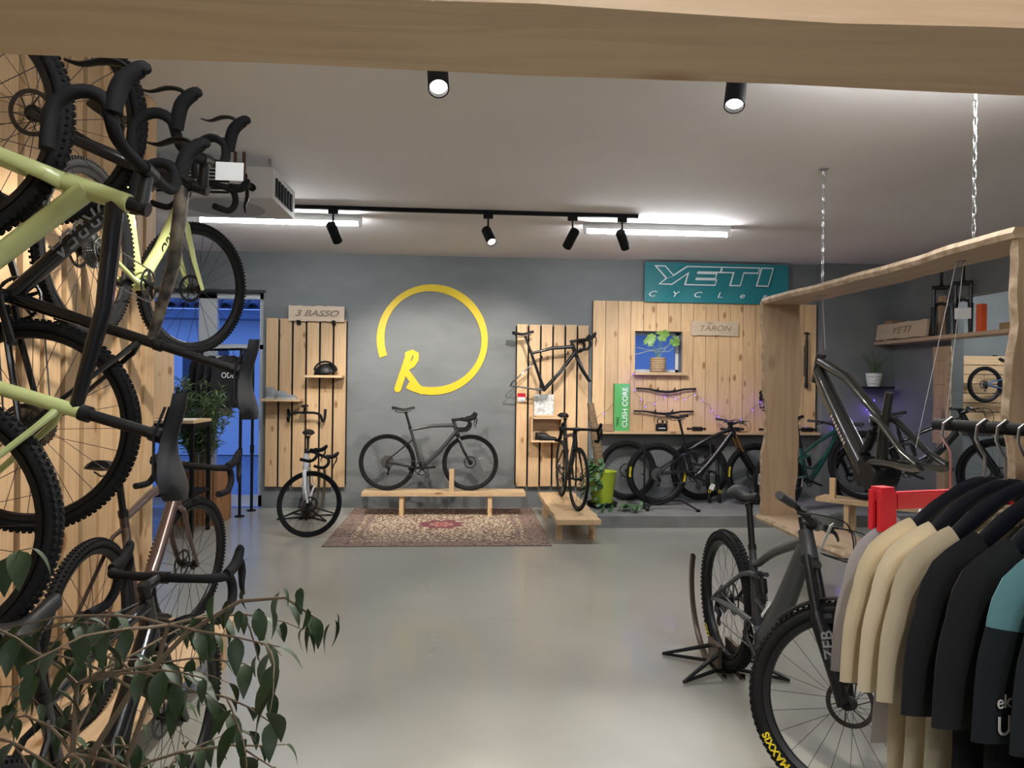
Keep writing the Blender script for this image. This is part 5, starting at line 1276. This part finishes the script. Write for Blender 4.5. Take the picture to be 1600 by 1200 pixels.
for k, (q_, c, sl, lab, txt) in enumerate([(.10, LG, MATTE, 'light grey and black cycling jacket hindmost on the coat rack', None), (.24, BLKC, BLKC, 'plain black cycling jacket between two grey ones on the coat rack', None), (.38, LG, BLKC, 'light grey jacket with dark sleeves on the coat rack', None), (.52, BLKC, BLKC, 'black cycling jacket with large white lettering foremost on the coat rack', 'ODE')]):
    c_ = E0 + ED * q_
    j = tshirt('jacket', lab, T(c_.x, c_.y, 1.88) @ RZ(math.degrees(math.atan2(ED.x, -ED.y))), c, sl, None, .62 + .1 * (k % 2 == 0), .15, 30 + k, True, 'garments on the coat rack', [(txt, .09, -.055, -.24, LETTER_W)] if txt else None, 'jacket', .03)
    MB().tube([(0, 0, -.01), (0, 0, .05), (-.02, 0, .075), (0, 0, .0895), (.02, 0, .07)], .003, 6).tube([(-.12, 0, -.055), (0, 0, -.012), (.12, 0, -.055)], .005, 6).build('hanger', STEEL, j)

# ================================================================== RIGHT WALL AND BACK ROOM
ys = MB().bbox((XR - .26, 5.2, 2.14), (XR, 9.0, 2.18)).build('long_wall_shelf', SLAB_Y, smooth=False); tag(ys, 'long dark edged wooden shelf on the right wall', 'shelf')
sg = wsign('wooden_sign', 'rough wooden sign with burnt marks standing on the right wall shelf', T(XR - .245, 8.36, 2.292) @ RZ(-90) @ RX(-6), 1.0, .2, 'YETI', .12, 5, sx=1.6, shear=.35)
bxs = [(8.6, .26, .16), (6.6, .07, .2), (6.1, .06, .14), (5.7, .05, .2)]
for k, (yy, h_, l) in enumerate(bxs):
    o = MB().bbox((XR - .2, yy, 2.18 + (.0 if k else .0)), (XR - .06, yy + l, 2.18 + h_)).build('small_carton', MATS['cardboard'], smooth=False); tag(o, ['small carton at the far end of the right wall shelf', 'small carton behind the suspension forks on the shelf', 'flat carton in the middle of the right wall shelf', 'flat carton at the near end of the right wall shelf'][k], 'box')
susp_fork('suspension_fork', 'black suspension fork standing on the right wall shelf beside the sign', T(XR - .13, 7.78, 2.18) @ RZ(-37) @ RX(-4) @ S(1.1, 1.1, 1.0))
susp_fork('suspension_fork', 'black suspension fork with price card on the right wall shelf, right one', T(XR - .13, 7.42, 2.18) @ RZ(-37) @ RX(-4) @ S(1.1, 1.1, 1.0))
MB().bbox((-.07, -.004, -.06), (.07, 0, .06)).build('price_card', PAPER, bpy.data.objects['suspension_fork.002'], T(0, -.06, .22))
ot = MB().bbox((XR - .16, 7.1, 2.18), (XR - .10, 7.18, 2.48)).build('orange_box', plain('orange_card', (.75, .12, .03), .5), smooth=False); tag(ot, 'narrow orange box on the right wall shelf', 'box')
rl_ = empty('height_board', T(XR - .05, 7.86, .95) @ RZ(-90)); tag(rl_, 'tall rough plank with ruler marks standing by the back room opening', 'board')
slab(MB(), (0, 0, 0), (0, 0, 1.12), (1, 0, 0), .26, .04, (0, 1, 0), 21, .008).build('plank', [SLAB, BARK], rl_)
for k in range(7): MB().box((0, -.022, .12 + k * .14), (.10 if k % 2 else .16, .003, .006)).build('ruler_mark', BURN, rl_, smooth=False)
ps = MB().bbox((XR - .045, 7.80, 2.18), (XR - .0, 7.95, 2.66)).bbox((XR - .045, 7.80, 0), (XR, 7.95, .95)).build('door_post', SLAB, smooth=False); tag(ps, 'rough wooden post beside the back room opening', 'post')
sk = empty('power_socket', T(5.30, YB - .165, 1.18)); tag(sk, 'white double power socket with dark plugs in the corner', 'socket')
for k in range(2):
    MB().box((k * .0, 0, k * .085), (.085, .02, .08)).build('face_plate', WHITE, sk, smooth=False); MB().box((-.01, -.03, k * .085 - .03), (.05, .05, .05)).build('plug', MATTE, sk, smooth=False)
# horizontal boards behind the small bike in the back room
hb_ = empty('back_room_boards', T(6.2, YB - .05, 1.02)); tag(hb_, 'horizontal pine boards behind the small bike in the back room', 'wall panel')
for k in range(8): MB().box((.85, 0, .07 + k * .125), (1.7, .03, .115)).build('board', PINE_X, hb_, smooth=False)
for x in (.1, .85, 1.6): MB().bbox((x, .015, 0), (x + .05, .04, 1.02)).build('batten', MATTE, hb_, smooth=False)
